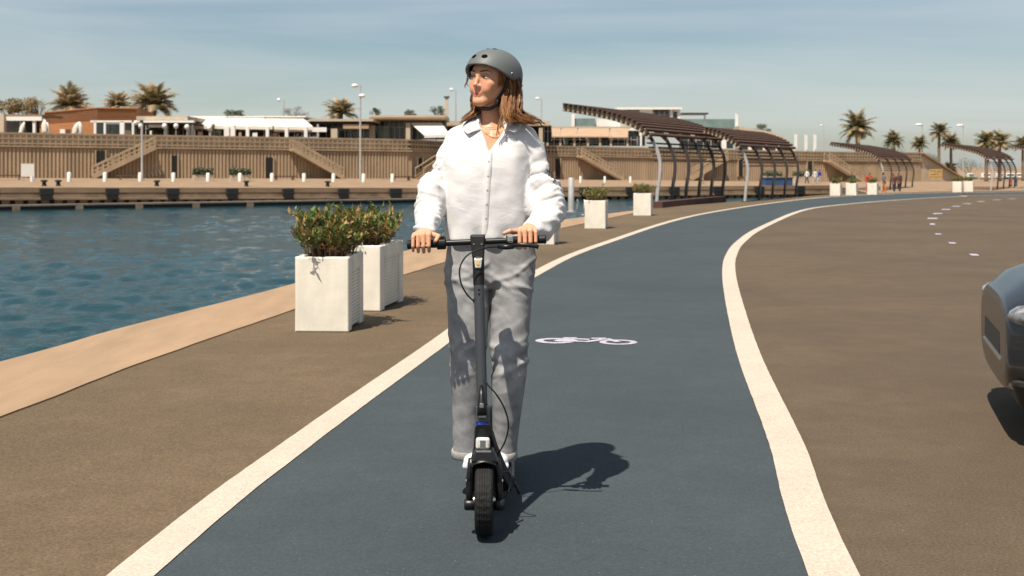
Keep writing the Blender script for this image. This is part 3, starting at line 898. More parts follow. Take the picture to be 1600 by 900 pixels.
# tan awning roof right of the rider
d = 150
o3 = Vector((P(920, 0, d).x, d, TZ(920)))
e = empty('tan_canopy_cafe', o3, 0, 'cafe under a tan sloping canopy right of the rider', 'cafe')
def slab4(nm, q, th, mt, par): MB().hexa([v - Vector((0, 0, th)) for v in q], q).build(nm, M[mt], par)
for x0, x1, y0, y1 in ((851, 876, 200.5, 213), (878, 902, 200.5, 213), (904, 952, 200.5, 213), (954, 982, 200.5, 214)):
    slab4('canopy', [P(x0 - 3, y1, d) - o3, P(x1 - 1, y1, d) - o3, P(x1, y0, d + 5) - o3, P(x0, y0, d + 5) - o3], .15, 'tan_awning', e)
for nm, x0, x1, y0, y1, dd, dep, mt in [('back_wall', 850, 1000, 212, 228, 6, .3, 'interior'), ('roof', 850, 985, 197.5, 200.5, 5.2, 4, 'beige')] + [('column', x, x + 3, 212, 229, .3, .3, 'beige') for x in (854, 874, 896, 917, 936, 953, 979)] + [('window', 880, 888, 214, 226, 5.5, .2, 'greenglass'), ('window', 920, 934, 214, 226, 5.5, .2, 'greenglass'), ('door', 941, 950, 213, 228, 5.5, .2, 'glass')]:
    lo, hi = bbox(x0, x1, y0, y1, d + dd, dep, o3)
    MB().box(lo, hi).build(nm, M[mt], e)
block('white_modern_building', [('lower_wall', 932, 1062, 186, 200, 6, 8, 'white'), ('green_glazing', 898, 930, 185, 198, 5.8, 6, 'greenglass'), ('post', 893, 898, 178, 200, 5.5, .4, 'white'), ('upper_wall', 1000, 1020, 169, 190, 5, 8, 'white'), ('roof', 964, 1066, 167.5, 171, 4.6, 9, 'white'), ('glazing', 967, 999, 173, 186, 5.6, 6, 'greenglass'), ('glazing', 1022, 1046, 174, 190, 5.5, 5, 'glass'), ('column', 1047, 1051, 171, 191, 5, .5, 'white'), ('glazing', 1052, 1058, 174, 191, 5.6, 5, 'glass'), ('column', 1059, 1063, 171, 191, 5, .5, 'white'), ('slab', 958, 1010, 200, 204, 4, 6, 'white'), ('underside', 962, 1008, 204.2, 228, 6, .3, 'glass'), ('column', 999, 1003, 202, 228, 4, .5, 'white'), ('screen', 1064, 1148, 186, 200, 7, .15, 'greenglass'), ('lower_wall', 1064, 1146, 196, 215, 7.4, 5, 'white'), ('column', 1128, 1135, 204, 232, 4, .6, 'white'), ('glazing', 1062, 1146, 212, 232, 7, .4, 'glass')], 1020, 160, 'white modern building with glass terrace behind the nearest pergola', 'building')
e, o3 = block('flat_parasol', [('canopy', 1066, 1107, 176, 178.5, 0, 3.5, 'post_dark'), ('mast', 1100, 1102.5, 178, 200, 1.5, .2, 'steel')], 1100, 172, 'dark flat parasol on the glass roof terrace of the white building', 'parasol')
# curved shed roof right of the white building
d = 176
o3 = Vector((P(1200, 0, d).x, d, TZ(1200)))
e = empty('curved_roof_hall', o3, 0, 'hall with curved pale roof edge behind the second pergola', 'hall')
prof = [(1154, 197), (1172, 201), (1195, 204), (1215, 209), (1232, 219), (1240, 232)]
q = [P(x, y, d) - o3 for x, y in prof]
rf = MB()
rf.loft([[p + Vector((0, 0, -.5)), p, p + Vector((0, 9, 0)), p + Vector((0, 9, -.5))] for p in q]).build('roof', M['beige'], e)
wl2 = MB(); zz = -.1
for p, r_ in zip(q[:-1], q[1:]):
    wl2.hexa([(p.x, .6, zz), (r_.x, .6, zz), (r_.x, 1, zz), (p.x, 1, zz)], [(p.x, .6, p.z - .6), (r_.x, .6, r_.z - .6), (r_.x, 1, r_.z - .6), (p.x, 1, p.z - .6)])
wl2.build('glass_wall', M['glass'], e)
for x, y in ((1172, 202), (1195, 205), (1215, 210)):
    p = P(x, y, d - .2) - o3
    MB().box((p.x - .25, -.2, zz), (p.x + .25, .2, p.z - .4)).build('column', M['white'], e)
for i, (px, y0, lab) in enumerate(((1150, 176.5, 'tall white mast rising beside the glass terrace'), (1242, 209, 'left one of three white flagpoles behind the far wall'), (1258, 210, 'middle one of three white flagpoles behind the far wall'), (1272, 209.5, 'right one of three white flagpoles behind the far wall'))):
    d = 185
    t = P(px, y0, d); base = Vector((t.x, d, TZ(px)))
    f_ = empty('flagpole', base, 0, lab, 'flagpole', 'white masts behind the far wall')
    MB().cyl((0, 0, -.5), (0, 0, t.z - base.z), .14, .09, 10).build('pole', M['white'], f_)
    h = t.z - base.z
    MB().box((.09, -.05, h * .45), (.36 if i else .3, .05, h * .97)).build('flag', M['white'], f_)

# mullions on the glazed fronts, chairs and pots along the terrace edge
for nm, x0, x1, y0, y1, d, n_ in (('glazed_pavilion', 586, 632, 190, 217, 131.5, 6), ('glazed_pavilion', 644, 696, 190, 217, 131.5, 6), ('low_pavilion', 500, 578, 195, 216, 128.2, 8), ('cafe_front', 304, 496, 199, 213, 124.8, 16), ('beige_pavilion', 216, 298, 196, 212, 119.8, 7), ('tan_canopy_cafe', 856, 996, 214, 227, 155.6, 14), ('white_modern_building', 1022, 1046, 174, 190, 165.3, 3), ('white_modern_building', 1064, 1146, 213, 231, 166.8, 7), ('long_pavilion', 850, 862, 198, 221, 142.8, 2)):
    e = bpy.data.objects[nm]; o3 = e.location
    for i in range(n_ + 1):
        lo, hi = bbox(lerp(x0, x1, i / n_) - .5, lerp(x0, x1, i / n_) + .5, y0, y1, d, .08, o3)
        MB().box(lo, hi).build('mullion', M['steel'], e)
    lo, hi = bbox(x0, x1, lerp(y0, y1, .3), lerp(y0, y1, .3) + .8, d + .02, .06, o3)
    MB().box(lo, hi).build('transom', M['steel'], e)
chair_m = [M['white'], M['red_wood'], M['post_dark'], M['tan_awning']]
rc_ = random.Random(9)
def terrace_chair(px, k, lab):
    d = DW(px) + 1.7; b0 = Vector((P(px, 0, d).x, d, TZ(px)))
    e = empty('terrace_chair', b0, rc_.uniform(-1, 1), lab, 'chair', 'chairs along the terrace edge')
    mt = chair_m[k % 4]
    MB().box((-.24, -.24, .78), (.24, .24, .84)).build('seat', mt, e)
    MB().box((-.24, .2, .84), (.24, .26, 1.75)).build('backrest', mt, e)
    for sx in (-.2, .2):
        for sy in (-.2, .2): MB().box((sx - .025, sy - .025, 0), (sx + .025, sy + .025, .78)).build('leg', mt, e)
for i, px in enumerate((96, 104, 172, 202, 232, 312, 341, 372, 398, 430, 462)):
    terrace_chair(px, i, ordinal(i) + ' bar chair from the left behind the terrace balustrade')

# ------------------------------------------------------------------ lamps
def lamp(px, ytop, d, zb, label, heads=1, wide=.3, base_clear=0.0):
    t = P(px, ytop, d); base = Vector((t.x, d, zb))
    e = empty('street_lamp', base, 0, label, 'street lamp', 'tall street lamps')
    h = t.z - zb
    MB().tube([(0, 0, -.3), (0, 0, h * .5), (0, 0, h)], [.13, .10, .07], 8).build('post', M['steel'], e)
    for k in range(heads):
        s_ = -1 if k == 0 else .3
        hz = h - k * 1.0
        MB().beam((0, 0, hz - .1), (s_ * .5, 0, hz), .07, .07).build('arm', M['steel'], e)
        MB().ell((s_ * .55, 0, hz), (wide, .3, .2), 10, 6).build('lamp_head', M['white'], e, smooth=True)
lamp(443, 156, 135, 2.9, 'slim lamp post behind the cafe awnings', 1, .22)
lp, _ = wall_at(563)
lamp(563, 134, deck_pt(563, .8).y, deck_pt(563, .8).z, 'tall white lamp post rising from the far promenade left of the rider', 2, .34)
lamp(712, 140, 150, 2.6, 'floodlight mast just left of the rider\'s helmet', 1, .3)
lamp(846, 154, 158, 2.6, 'floodlight mast just right of the rider\'s hair', 1, .3)
lamp(222, 192, deck_pt(222, .7).y, deck_pt(222, .7).z, 'slim grey lamp post at the top of the long left stair', 1, .16)
e = empty('mast', Vector((P(698, 0, 145).x, 145, 2.5)), 0, 'short grey square mast left of the rider\'s cheek', 'mast')
MB().box((-.2, -.2, -.2), (.2, .2, P(698, 153, 145).z - 2.5)).build('post', M['beige'], e)
MB().box((-.34, -.3, P(698, 153, 145).z - 2.5), (.34, .3, P(698, 150.5, 145).z - 2.5)).build('cap', M['post_dark'], e)
lamp(1441, 195, 190, -.84, 'disc-headed lamp above the third pergola', 1, .62)
lamp(1505, 196, 190, -.84, 'disc-headed lamp above the fourth pergola', 1, .62)
lamp(1287, 196, 230, -.84, 'thin distant lamp post left of the third pergola', 1, .2)

# ------------------------------------------------------------------ palms and trees
def colmesh(name, vs, fs, cols, material, parent, smooth=False):
    me = bpy.data.meshes.new(name); me.from_pydata(vs, [], fs); me.update()
    at = me.color_attributes.new('col', 'FLOAT_COLOR', 'POINT')
    at.data.foreach_set('color', np.array([(c[0], c[1], c[2], 1.0) for c in cols], dtype=np.float32).ravel())
    return link_mesh(name, me, material, parent, smooth)

def palm(px, py, d, zb, rad, label, dry=0.5, nf=34, seed=0, group='palm trees', low=-30):
    nf = int(nf * 1.5)
    rnd = random.Random(seed)
    c = P(px, py, d); base = Vector((c.x, d, zb))
    e = empty('palm_tree', base, 0, label, 'palm tree', group)
    h = c.z - zb
    lean = rnd.uniform(-.9, .9)
    tr = []
    for i in range(9):
        t = i / 8
        tr.append((lean * math.sin(t * 2) * .5 - lean * .45 * t, 0, -.3 + (h + .3) * t))
    MB().tube(tr, [.32 * (1 - .25 * i / 8) * (1.06 if i % 2 else .98) * max(.5, rad / 2.4) for i in range(9)], 10).build('trunk', M['trunk'], e, smooth=True)
    top = Vector(tr[-1])
    vs, fs, cs = [], [], []
    green = Vector((.085, .10, .030)); dryc = Vector((.52, .39, .23)); olive = Vector((.30, .24, .125))
    for k in range(nf):
        az = k * 2.399 + rnd.uniform(-.3, .3)
        el = R(lerp(86, low, ((k + .5) / nf) ** .9) + rnd.uniform(-8, 8))
        L = rad * rnd.uniform(.7, 1.2)
        base_c = green.lerp(olive, rnd.random()) if rnd.random() > dry else olive.lerp(dryc, rnd.random())
        dirh = Vector((math.cos(az), math.sin(az), 0))
        side = Vector((-math.sin(az), math.cos(az), 0))
        pts = []; p = top.copy(); a_ = el; ns_ = 9
        for i in range(ns_ + 1):
            pts.append(p.copy())
            p = p + (dirh * math.cos(a_) + Vector((0, 0, 1)) * math.sin(a_)) * (L / ns_)
            a_ -= R(lerp(2, 13, i / ns_)) * rnd.uniform(.7, 1.2)
        for i in range(ns_):
            a, b = pts[i], pts[i + 1]; n0 = len(vs)
            w_ = .035 * (1 - i / ns_) + .008
            vs += [a - side * w_, a + side * w_, b + side * w_, b - side * w_]
            cs += [base_c * .9] * 4; fs.append((n0, n0 + 1, n0 + 2, n0 + 3))
            if i == 0: continue
            for j in range(4):
                q = a.lerp(b, j / 4 + rnd.uniform(0, .2))
                t = (i + j / 4) / ns_
                ll = rad * .27 * math.sin(math.pi * min(1, .18 + .82 * t)) ** .7 + .08
                dr = (b - a).normalized()
                upv = side.cross(dr).normalized()
                for s_ in (-1, 1):
                    tip = q + (side * s_ * .75 + dr * .75 + upv * rnd.uniform(-.35, .35)).normalized() * ll + Vector((0, 0, -.18 * ll))
                    n0 = len(vs)
                    wv = dr * ll * .12
                    vs += [q - wv, q + wv, tip]
                    cc = base_c * rnd.uniform(.7, 1.3)
                    cs += [cc, cc, cc * 1.15]; fs.append((n0, n0 + 1, n0 + 2))
    colmesh('crown', [tuple(v) for v in vs], fs, cs, M['frond'], e)
    return e
def TZf(px): return TZ(px) - .05
palm(110, 166, 136, TZf(110), 2.9, 'dry bushy palm above the left part of the orange building', .8, 38, 1, low=-8)
palm(184, 166, 138, TZf(184), 2.1, 'smallest bushy palm, between the two larger ones at left', .85, 30, 2, low=5)
palm(240, 164, 134, TZf(240), 3.2, 'largest bushy palm right of the orange building', .75, 42, 3, low=-12)
palm(533, 178, 140, TZf(533), 2.5, 'single spiky palm left of the tall lamp post', .7, 28, 4, low=-8)
palm(1340, 200, 170, -.84, 3.0, 'tallest green palm above the third pergola', .25, 34, 5)
palm(1396, 219, 185, -.84, 1.9, 'smaller palm right of the tallest one above the third pergola', .25, 28, 6)
palm(1437, 224, 190, -.84, 1.7, 'round-crowned palm between the third and fourth pergolas', .15, 28, 7)
palm(1468, 206, 180, -.84, 1.9, 'tall slim palm above the tip of the fourth pergola', .3, 26, 8)
palm(1486, 221, 182, -.84, 1.8, 'palm touching the tall slim one on its right', .2, 26, 9)
palm(1541, 221, 165, -.84, 2.0, 'yellowing palm above the fourth pergola, left one', .45, 32, 10)
palm(1562, 223, 168, -.84, 2.1, 'yellowing palm above the fourth pergola, right one', .6, 32, 11)
palm(1598, 225, 170, -.84, 1.6, 'palm cut by the right edge of the photo', .4, 26, 12)
palm(1484, 264, 185, -.84, 1.5, 'low dark palm beside the sloping wall end', .1, 30, 13)

def bush(name, px, py, d, zb, rx, rz, n, label, cols, cat='tree', leaf=.16, seed=0, group='trees behind the terrace', stem_r=.09):
    """loose crown of small leaf faces round uneven sub-clumps, over a branching trunk"""
    rnd = random.Random(seed)
    c = P(px, py, d); base = Vector((c.x, d, zb)); cz = c.z - zb
    e = empty(name, base, 0, label, cat, group)
    tb = MB(); clumps = []
    for k in range(11):
        a = rnd.uniform(0, 6.28); el = rnd.uniform(-.5, 1.3); rr = rnd.uniform(.45, .85)
        q = Vector((math.cos(a) * math.cos(el) * rx * rr, math.sin(a) * math.cos(el) * rx * rr * .7, cz + math.sin(el) * rz * rr))
        clumps.append((q, rnd.uniform(.28, .48)))
        tb.tube([(0, 0, max(0, cz - rz * 1.3)), (q.x * .4, q.y * .4, lerp(max(0, cz - rz), q.z, .5)), tuple(q)], [stem_r * .6, stem_r * .4, stem_r * .15], 5)
    tb.tube([(0, 0, -.3), (.03, 0, max(.05, cz - rz * 1.2))], [stem_r, stem_r * .7], 6)
    tb.build('trunk', M['twig'], e)
    vs, fs, cs = [], [], []
    for i in range(n):
        q, rr = clumps[rnd.randrange(len(clumps))]
        v = Vector((rnd.gauss(0, 1), rnd.gauss(0, 1), rnd.gauss(0, 1))).normalized() * (rnd.random() ** .4)
        p = q + Vector((v.x * rx * rr, v.y * rx * rr * .8, v.z * rz * rr))
        a = Vector((rnd.gauss(0, 1), rnd.gauss(0, 1), rnd.gauss(.4, 1))).normalized(); b = a.orthogonal().normalized()
        s_ = leaf * rnd.uniform(.6, 1.4); n0 = len(vs)
        vs += [tuple(p - b * s_ * .25), tuple(p + a * s_ * .5), tuple(p + b * s_ * .25), tuple(p - a * s_ * .5)]
        cc = Vector(cols[rnd.randrange(len(cols))]) * rnd.uniform(.7, 1.3)
        cs += [cc] * 4; fs.append((n0, n0 + 1, n0 + 2, n0 + 3))
    colmesh('crown', vs, fs, cs, M['leaf'], e)
    return e
GREEN = [(.04, .06, .018), (.06, .08, .022), (.035, .05, .016), (.09, .10, .03)]
DRY = [(.34, .25, .12), (.24, .18, .08), (.18, .15, .065), (.42, .31, .16)]
bush('hedge_shrub', 12, 168, 130, TZf(12), 2.6, 1.1, 3600, 'brownish broad shrub behind the left shelter, at the edge', DRY + GREEN[:1], 'shrub', .2, 20)
bush('hedge_shrub', 40, 168, 131, TZf(40), 2.0, 1.3, 2600, 'thin dry shrub behind the left shelter, right one', DRY, 'shrub', .16, 21)
bush('hedge_shrub', 60, 172, 131, TZf(60), 1.0, 1.6, 700, 'wispy dry shrub between shelter and orange building', DRY, 'shrub', .14, 211)
bush('tree', 364, 181, 140, TZf(364), 1.7, .7, 1500, 'dark green treetop above the cafe awnings', GREEN, seed=22)
bush('tree', 460, 178, 150, TZf(460), 2.0, 1.0, 800, 'sparse grey-brown tree behind the right awning bay', [(.17, .14, .10), (.12, .11, .07)], leaf=.12, seed=23)
bush('tree', 588, 177, 150, TZf(588), .8, .7, 500, 'small green treetop above the left end of the glazed pavilion', GREEN, seed=24)
bush('tree', 640, 178, 150, TZf(640), .9, .6, 500, 'small green treetop above the middle of the glazed pavilion', GREEN, seed=25)
bush('tree', 681, 175, 150, TZf(681), 1.2, 1.0, 800, 'dark green treetop left of the grey square mast', GREEN, seed=26)
bush('tree', 1190, 202, 182, TZf(1190), 1.4, .9, 1000, 'dark leaning treetop above the curved hall roof', GREEN, seed=27)
bush('tree', 1455, 250, 240, -1.1, 2.2, 2.0, 900, 'round green tree behind the sloping wall end', GREEN, seed=28)
bush('tree', 1515, 262, 230, -1.1, 3.0, 2.4, 1300, 'dark green tree under the fourth pergola', GREEN, seed=29)
bush('tree', 1397, 238, 200, -.84, 1.6, 1.5, 700, 'small green tree under the smaller palm', GREEN, seed=30)
bush('shrub', 331, 203, 119.4, TZf(331), .55, .8, 700, 'brown-green potted shrub before the left awning bay', DRY[1:3] + GREEN, 'shrub', .1, 31)
bush('shrub', 241, 205, 118, TZf(241), 1.0, .6, 900, 'green shrub inside the beige pavilion, left one', GREEN, 'shrub', .12, 32)
bush('shrub', 276, 205, 118, TZf(276), .9, .7, 900, 'green shrub inside the beige pavilion, right one', GREEN, 'shrub', .12, 33)

# ------------------------------------------------------------------ far hedge boxes
def hedge_box(px, t, w, lab, s=1.0):
    q = deck_pt(px, t)
    e = empty('hedge_planter', q, R(25), lab, 'planter', 'hedge boxes on the far promenade')
    MB().box((-w / 2, -.4 * s, -.05), (w / 2, .4 * s, .62 * s)).build('trough', M['beige'], e, bevel=.03)
    rnd = random.Random(int(px)); vs, fs, cs = [], [], []
    for i in range(900):
        x, y = rnd.uniform(-w * .52, w * .52), rnd.uniform(-.45, .45) * s
        z = .6 * s + abs(rnd.gauss(0, .5)) * .45 * s + .05
        z = min(z, 1.2 * s + .12 * math.sin(x * 5 + px))
        p = Vector((x, y, z)); a = Vector((rnd.gauss(0, 1), rnd.gauss(0, 1), rnd.gauss(.5, 1))).normalized(); b = a.orthogonal().normalized()
        n0 = len(vs); vs += [tuple(p - b * .06), tuple(p + a * .13), tuple(p + b * .06), tuple(p - a * .13)]
        cc = Vector(GREEN[rnd.randrange(4)]) * rnd.uniform(.7, 1.2); cs += [cc] * 4; fs.append((n0, n0 + 1, n0 + 2, n0 + 3))
    colmesh('hedge', vs, fs, cs, M['leaf'], e)
hedge_box(317, .62, 1.7, 'left one of two hedge boxes on the far promenade')
hedge_box(375, .62, 1.8, 'right one of two hedge boxes on the far promenade')
hedge_box(1206, .62, 2.4, 'hedge box seen through the second pergola', 1.3)
hedge_box(1254, .66, 2.4, 'hedge box right of the second pergola', 1.3)

# ------------------------------------------------------------------ slatted pergolas
PROF = [(0.0, 0.0), (-.05, .6), (-.13, 1.2), (-.10, 1.62), (.04, 2.0), (.33, 2.42), (.95, 2.78), (1.85, 3.05), (2.7, 3.22), (3.5, 3.36)]
def pergola(base, row, over, n, scale, label, pale_first=True, umax=9.0):
    """base: first post foot; row: vector between posts; over: direction of the overhang"""
    e = empty('pergola', base, 0, label, 'pergola', 'slatted pergolas with curved posts')
    over = Vector(over).normalized(); row = Vector(row)
    pr = spline([(u, 0, z) for u, z in PROF if u <= umax], 46)
    def at(i, u, z): return row * i + over * (u * scale) + Vector((0, 0, z * scale))
    side = row.normalized()
    for i in range(n):
        mb = MB(); rings = []
        for k, q in enumerate(pr):
            t = (pr[min(45, k + 1)] - pr[max(0, k - 1)]).normalized()
            nx = Vector((-t.z, 0, t.x))
            hh = (.052 if q.z < 2.3 else .08) * scale; ww = .04 * scale
            c = at(i, q.x, q.z)
            o_ = over * (nx.x * hh) + Vector((0, 0, nx.z * hh))
            rings.append([c - o_ - side * ww, c - o_ + side * ww, c + o_ + side * ww, c + o_ - side * ww])
        k_split = max(k for k, q in enumerate(pr) if q.z < 2.25)
        MB().loft(rings[:k_split + 1]).build('post', M['steel'] if (i == 0 and pale_first) else M['post_dark'], e)
        MB().loft(rings[k_split:]).build('roof_beam', M['wood'], e)
        foot = at(i, 0, 0)
        MB().box(tuple(foot + Vector((-.13, -.13, -.4))), tuple(foot + Vector((.13, .13, .03)))).build('foot_plate', M['post_dark'], e)
    # slats along the row, each its own piece
    L = 0; lens = [0]
    for a, b in zip(pr[:-1], pr[1:]):
        L += (b - a).length; lens.append(L)
    s_ = 1.55
    full = row * (n - 1)
    while s_ < L - .02:
        k = max(i for i, v in enumerate(lens) if v <= s_); k = min(k, 44)
        t = (s_ - lens[k]) / max(1e-6, lens[k + 1] - lens[k])
        q = pr[k].lerp(pr[k + 1], t); tt = (pr[k + 1] - pr[k]).normalized(); nx = Vector((-tt.z, 0, tt.x))
        if nx.z < 0: nx = -nx
        roof = q.z > 2.25
        off = .16 if roof else -.10
        c = over * ((q.x + nx.x * off) * scale) + Vector((0, 0, (q.z + nx.z * off) * scale))
        nn = over * nx.x + Vector((0, 0, nx.z))
        a, b = c - side * .35 * scale, c + full + side * .35 * scale
        MB().beam(a, b, (.075 if roof else .05) * scale, (.10 if roof else .04) * scale, up=nn).build('slat', M['wood'], e)
        if roof:
            MB().beam(c - nn * .135 * scale - side * .30 * scale, c - nn * .135 * scale - side * .06 * scale, .07 * scale, .17 * scale, up=nn).build('slat_end', M['palewood'], e)
        s_ += .185 if roof else .17
    return e
b1 = G(1026, 321.5); b6 = G(1128, 312.5)
row1 = (b6 - b1) / 5
pergola(b1, row1, (-.88, .47, 0), 6, 1.0, 'nearest slatted pergola with pale front post, right of the rider')
b2 = G(1164, 315.5); e2 = G(1243, 308.3)
pergola(b2, (e2 - b2) / 4, (-.86, .5, 0), 5, .88, 'second slatted pergola, overlapping the nearest one on its right', umax=1.9)
b3 = Vector((P(1377, 0, 97).x, 97, -.84))
pergola(b3, (2.0, 3.9, 0), (-.97, .22, 0), 5, 1.2, 'third pergola with dark roof, behind the strolling people')
b4 = Vector((P(1548, 0, 101).x, 101, -.84))
pergola(b4, (2.0, 3.4, 0), (-.97, .22, 0), 5, 1.2, 'fourth pergola at the right edge of the photo, low palms above it')
b5 = Vector((P(1652, 0, 109).x, 109, -.84))
pergola(b5, (2.0, 3.4, 0), (-.97, .22, 0), 4, 1.2, 'fifth pergola whose roof tip just enters at the right edge')
kb = MB(); ks = [G(1028, 325.0), G(1060, 321.5), G(1100, 317.2), G(1129, 315)]
for a, b in zip(ks[:-1], ks[1:]): kb.beam(a + Vector((0, 0, .09)), b + Vector((0, 0, .09)), .3, .22)
o = kb.build('timber_kerb', mat('dark_red_timber', (.075, .03, .022), .8, .3, 2)); o.location = (0, 0, 0); tag(o, 'dark red timber kerb along the posts of the nearest pergola', 'kerb')

# ------------------------------------------------------------------ near planters and shrubs
def make_planter(name, loc, rz, label, w=.43, dp=.60, h=.60):
    e = empty(name, loc, rz, label, 'planter', 'white concrete planters along the quay')
    t = .05
    mb = MB()
    # front and back plates, side frames with a recessed field down to the ground
    mb.box((-w / 2, 0, 0), (w / 2, t, h)); mb.box((-w / 2, dp - t, 0), (w / 2, dp, h))
    for s_ in (-1, 1):
        x0, x1 = sorted((s_ * w / 2, s_ * (w / 2 - t)))
        mb.box((x0, t + .0, 0), (x1, t + .10, h)); mb.box((x0, dp - t - .10, 0), (x1, dp - t, h))
        mb.box((x0, t + .10, h * .80), (x1, dp - t - .10, h))
    body = mb.build('shell', M['concrete'], e, bevel=.011)
    for s_ in (-1, 1):
        x0, x1 = sorted((s_ * (w / 2 - .022), s_ * (w / 2 - .04)))
        MB().box((x0, t + .10, .02), (x1, dp - t - .10, h * .80)).build('side_panel', M['concrete'], e)
        gr = MB()
        for k in range(17):
            z = .035 + k * (h * .76) / 17
            xx0, xx1 = sorted((s_ * (w / 2 - .012), s_ * (w / 2 - .024)))
            gr.box((xx0, t + .105, z), (xx1, dp - t - .105, z + .016))
        gr.build('groove_strip', M['concrete'], e)
    MB().box((-w / 2 + t, t, h - .09), (w / 2 - t, dp - t, h - .05)).build('soil', M['soil'], e)
    return e
def make_shrub(loc, rz, label, w, dp, h, nst=70, nleaf=1700, seed=0, cols=None, leaf=.036):
    rnd = random.Random(seed)
    e = empty('shrub', loc, rz, label, 'shrub', 'shrubs in the quay planters')
    tw = MB(); tips = []
    for k in range(nst):
        a = rnd.uniform(0, 6.28); r0 = rnd.random() ** .5
        bx, by = math.cos(a) * r0 * w * .36, math.sin(a) * r0 * dp * .36
        H_ = h * rnd.uniform(.55, 1.08) * (1 - .25 * r0)
        ox, oy = bx * rnd.uniform(.5, 1.15) + rnd.uniform(-.05, .05), by * rnd.uniform(.4, .9) + rnd.uniform(-.05, .05)
        pts = [Vector((bx, by, -.06)), Vector((bx + ox * .25 + rnd.uniform(-.02, .02), by + oy * .25, H_ * .4)), Vector((bx + ox * .6 + rnd.uniform(-.03, .03), by + oy * .6, H_ * .75)), Vector((bx + ox, by + oy, H_))]
        tw.tube(pts, [.0052, .0042, .003, .0014], 4, cap=False)
        tips.append(pts)
        for j in range(3):
            p = pts[1].lerp(pts[2], rnd.random()) if j else pts[2].lerp(pts[3], rnd.random() * .6)
            q = p + Vector((rnd.uniform(-.11, .11), rnd.uniform(-.11, .11), rnd.uniform(.02, .12)))
            tw.tube([p, p.lerp(q, .55) + Vector((0, 0, .012)), q], [.0026, .002, .001], 3, cap=False)
            tips.append([p, p, p.lerp(q, .5), q])
    tw.build('stem', M['twig'], e, fix=False)
    cols = cols or [(.11, .16, .03), (.08, .12, .025), (.15, .19, .04), (.10, .14, .03), (.32, .19, .05), (.38, .20, .06), (.22, .14, .055)]
    vs, fs, cs = [], [], []
    for i in range(nleaf):
        pts = tips[rnd.randrange(len(tips))]
        k = rnd.choice((1, 1, 2, 2, 2)); p = pts[k].lerp(pts[k + 1], rnd.random())
        ax = Vector((rnd.gauss(0, .65), rnd.gauss(0, .65), rnd.gauss(.9, .5))).normalized()
        b = ax.cross(Vector((rnd.gauss(0, 1), rnd.gauss(0, 1), rnd.gauss(0, 1)))).normalized(); nn = ax.cross(b)
        L = leaf * rnd.uniform(.4, 1.7); w_ = L * rnd.uniform(.14, .24)
        n0 = len(vs)
        mid = p + ax * L * .5 + nn * L * .08
        vs += [tuple(p), tuple(mid + b * w_), tuple(p + ax * L), tuple(mid - b * w_)]
        hi = (p.z / h)
        ci = rnd.random()
        cc = cols[int(ci * len(cols))] if rnd.random() > hi * .45 else cols[rnd.randrange(3)]
        cc = Vector(cc) * rnd.uniform(.65, 1.35)
        cs += [cc, cc, cc * 1.1, cc]; fs.append((n0, n0 + 1, n0 + 2, n0 + 3))
    colmesh('foliage', vs, fs, cs, M['leaf'], e)
    return e
def pl(pxl, pxr, yb, rz, lab, slab, dp, h, hs, seed, nst, nleaf, leaf=.046):
    a, b = G(pxl, yb), G(pxr, yb)
    c = (a + b) / 2; w_ = (b - a).length
    make_planter('planter', (c.x, c.y, .0045), rz, lab, w_, dp, h)
    off = Matrix.Rotation(rz, 3, 'Z') @ Vector((0, dp * .5, h - .06))
    make_shrub((c.x + off.x, c.y + off.y, off.z), rz, slab, w_ + .03, dp + .02, hs, nst, nleaf, seed, None, leaf)
pl(461, 545, 520, R(-3), 'nearest white concrete planter at the left, fully in view', 'nearest shrub with reddish and green leaves, in the front planter', .66, .60, .46, 1, 120, 4600)
pl(514, 595.5, 487, R(-9), 'white planter standing just behind the nearest one', 'shrub in the planter just behind the nearest one', .85, .60, .40, 2, 120, 4600)
pl(835, 866, 383, R(-10), 'white planter half hidden behind the rider\'s puffed sleeve', 'shrub hidden behind the rider\'s sleeve', .62, .60, .34, 3, 50, 900)
pl(914, 946, 358, R(-10), 'white planter right of the rider beside the grey post', 'dark green shrub in the planter beside the grey post', .62, .60, .34, 4, 70, 1500, .045)
pl(990, 1017, 337.5, R(-12), 'white planter in front of the nearest pergola\'s pale post', 'shrub in the planter before the pergola\'s pale post', .62, .60, .32, 5, 60, 1300, .045)
for i, (x0, x1, yb) in enumerate(((1297, 1312.5, 306.3), (1322, 1337.5, 305.3), (1355.5, 1370, 304.6), (1489, 1502, 300.6), (1507, 1520, 300.0))):
    lab = ('left', 'middle', 'right')[i] + ' one of three distant white planters before the strolling people' if i < 3 else ('left', 'right')[i - 3] + ' one of two distant white planters before the fourth pergola'
    pl(x0, x1, yb, R(-25), lab, 'shrub in the ' + lab.replace(' one', '', 1), .5, .55, .3, 6 + i, 24, 420, .07)

# grey post and quay ladder beside the fourth planter
q = G(892.5, 331.5)
e = empty('grey_post', q, 0, 'round grey metal post at the quay edge right of the rider', 'post')
MB().lathe([(.085, 0), (.085, .98), (.07, 1.0), (0, 1.0)], n=18).build('tube', M['steel'], e, autosmooth=True)
MB().lathe([(.14, 0), (.14, .03), (.09, .03)], n=18).build('base_plate', M['steel'], e)
q = G(903, 331)
e = empty('quay_ladder', q, 0, 'pale bent ladder rail at the quay edge beside the grey post', 'ladder')
for s_ in (0, .2):
    MB().tube([(s_, 0, 0), (s_, 0, .26), (s_ , .06, .33), (s_, .2, .34), (s_, .28, .2), (s_, .28, -.4)], .018, 8).build('rail', M['white'], e, smooth=True)
MB().cyl((0, .28, -.1), (.2, .28, -.1), .014, n=8).build('rung', M['white'], e)
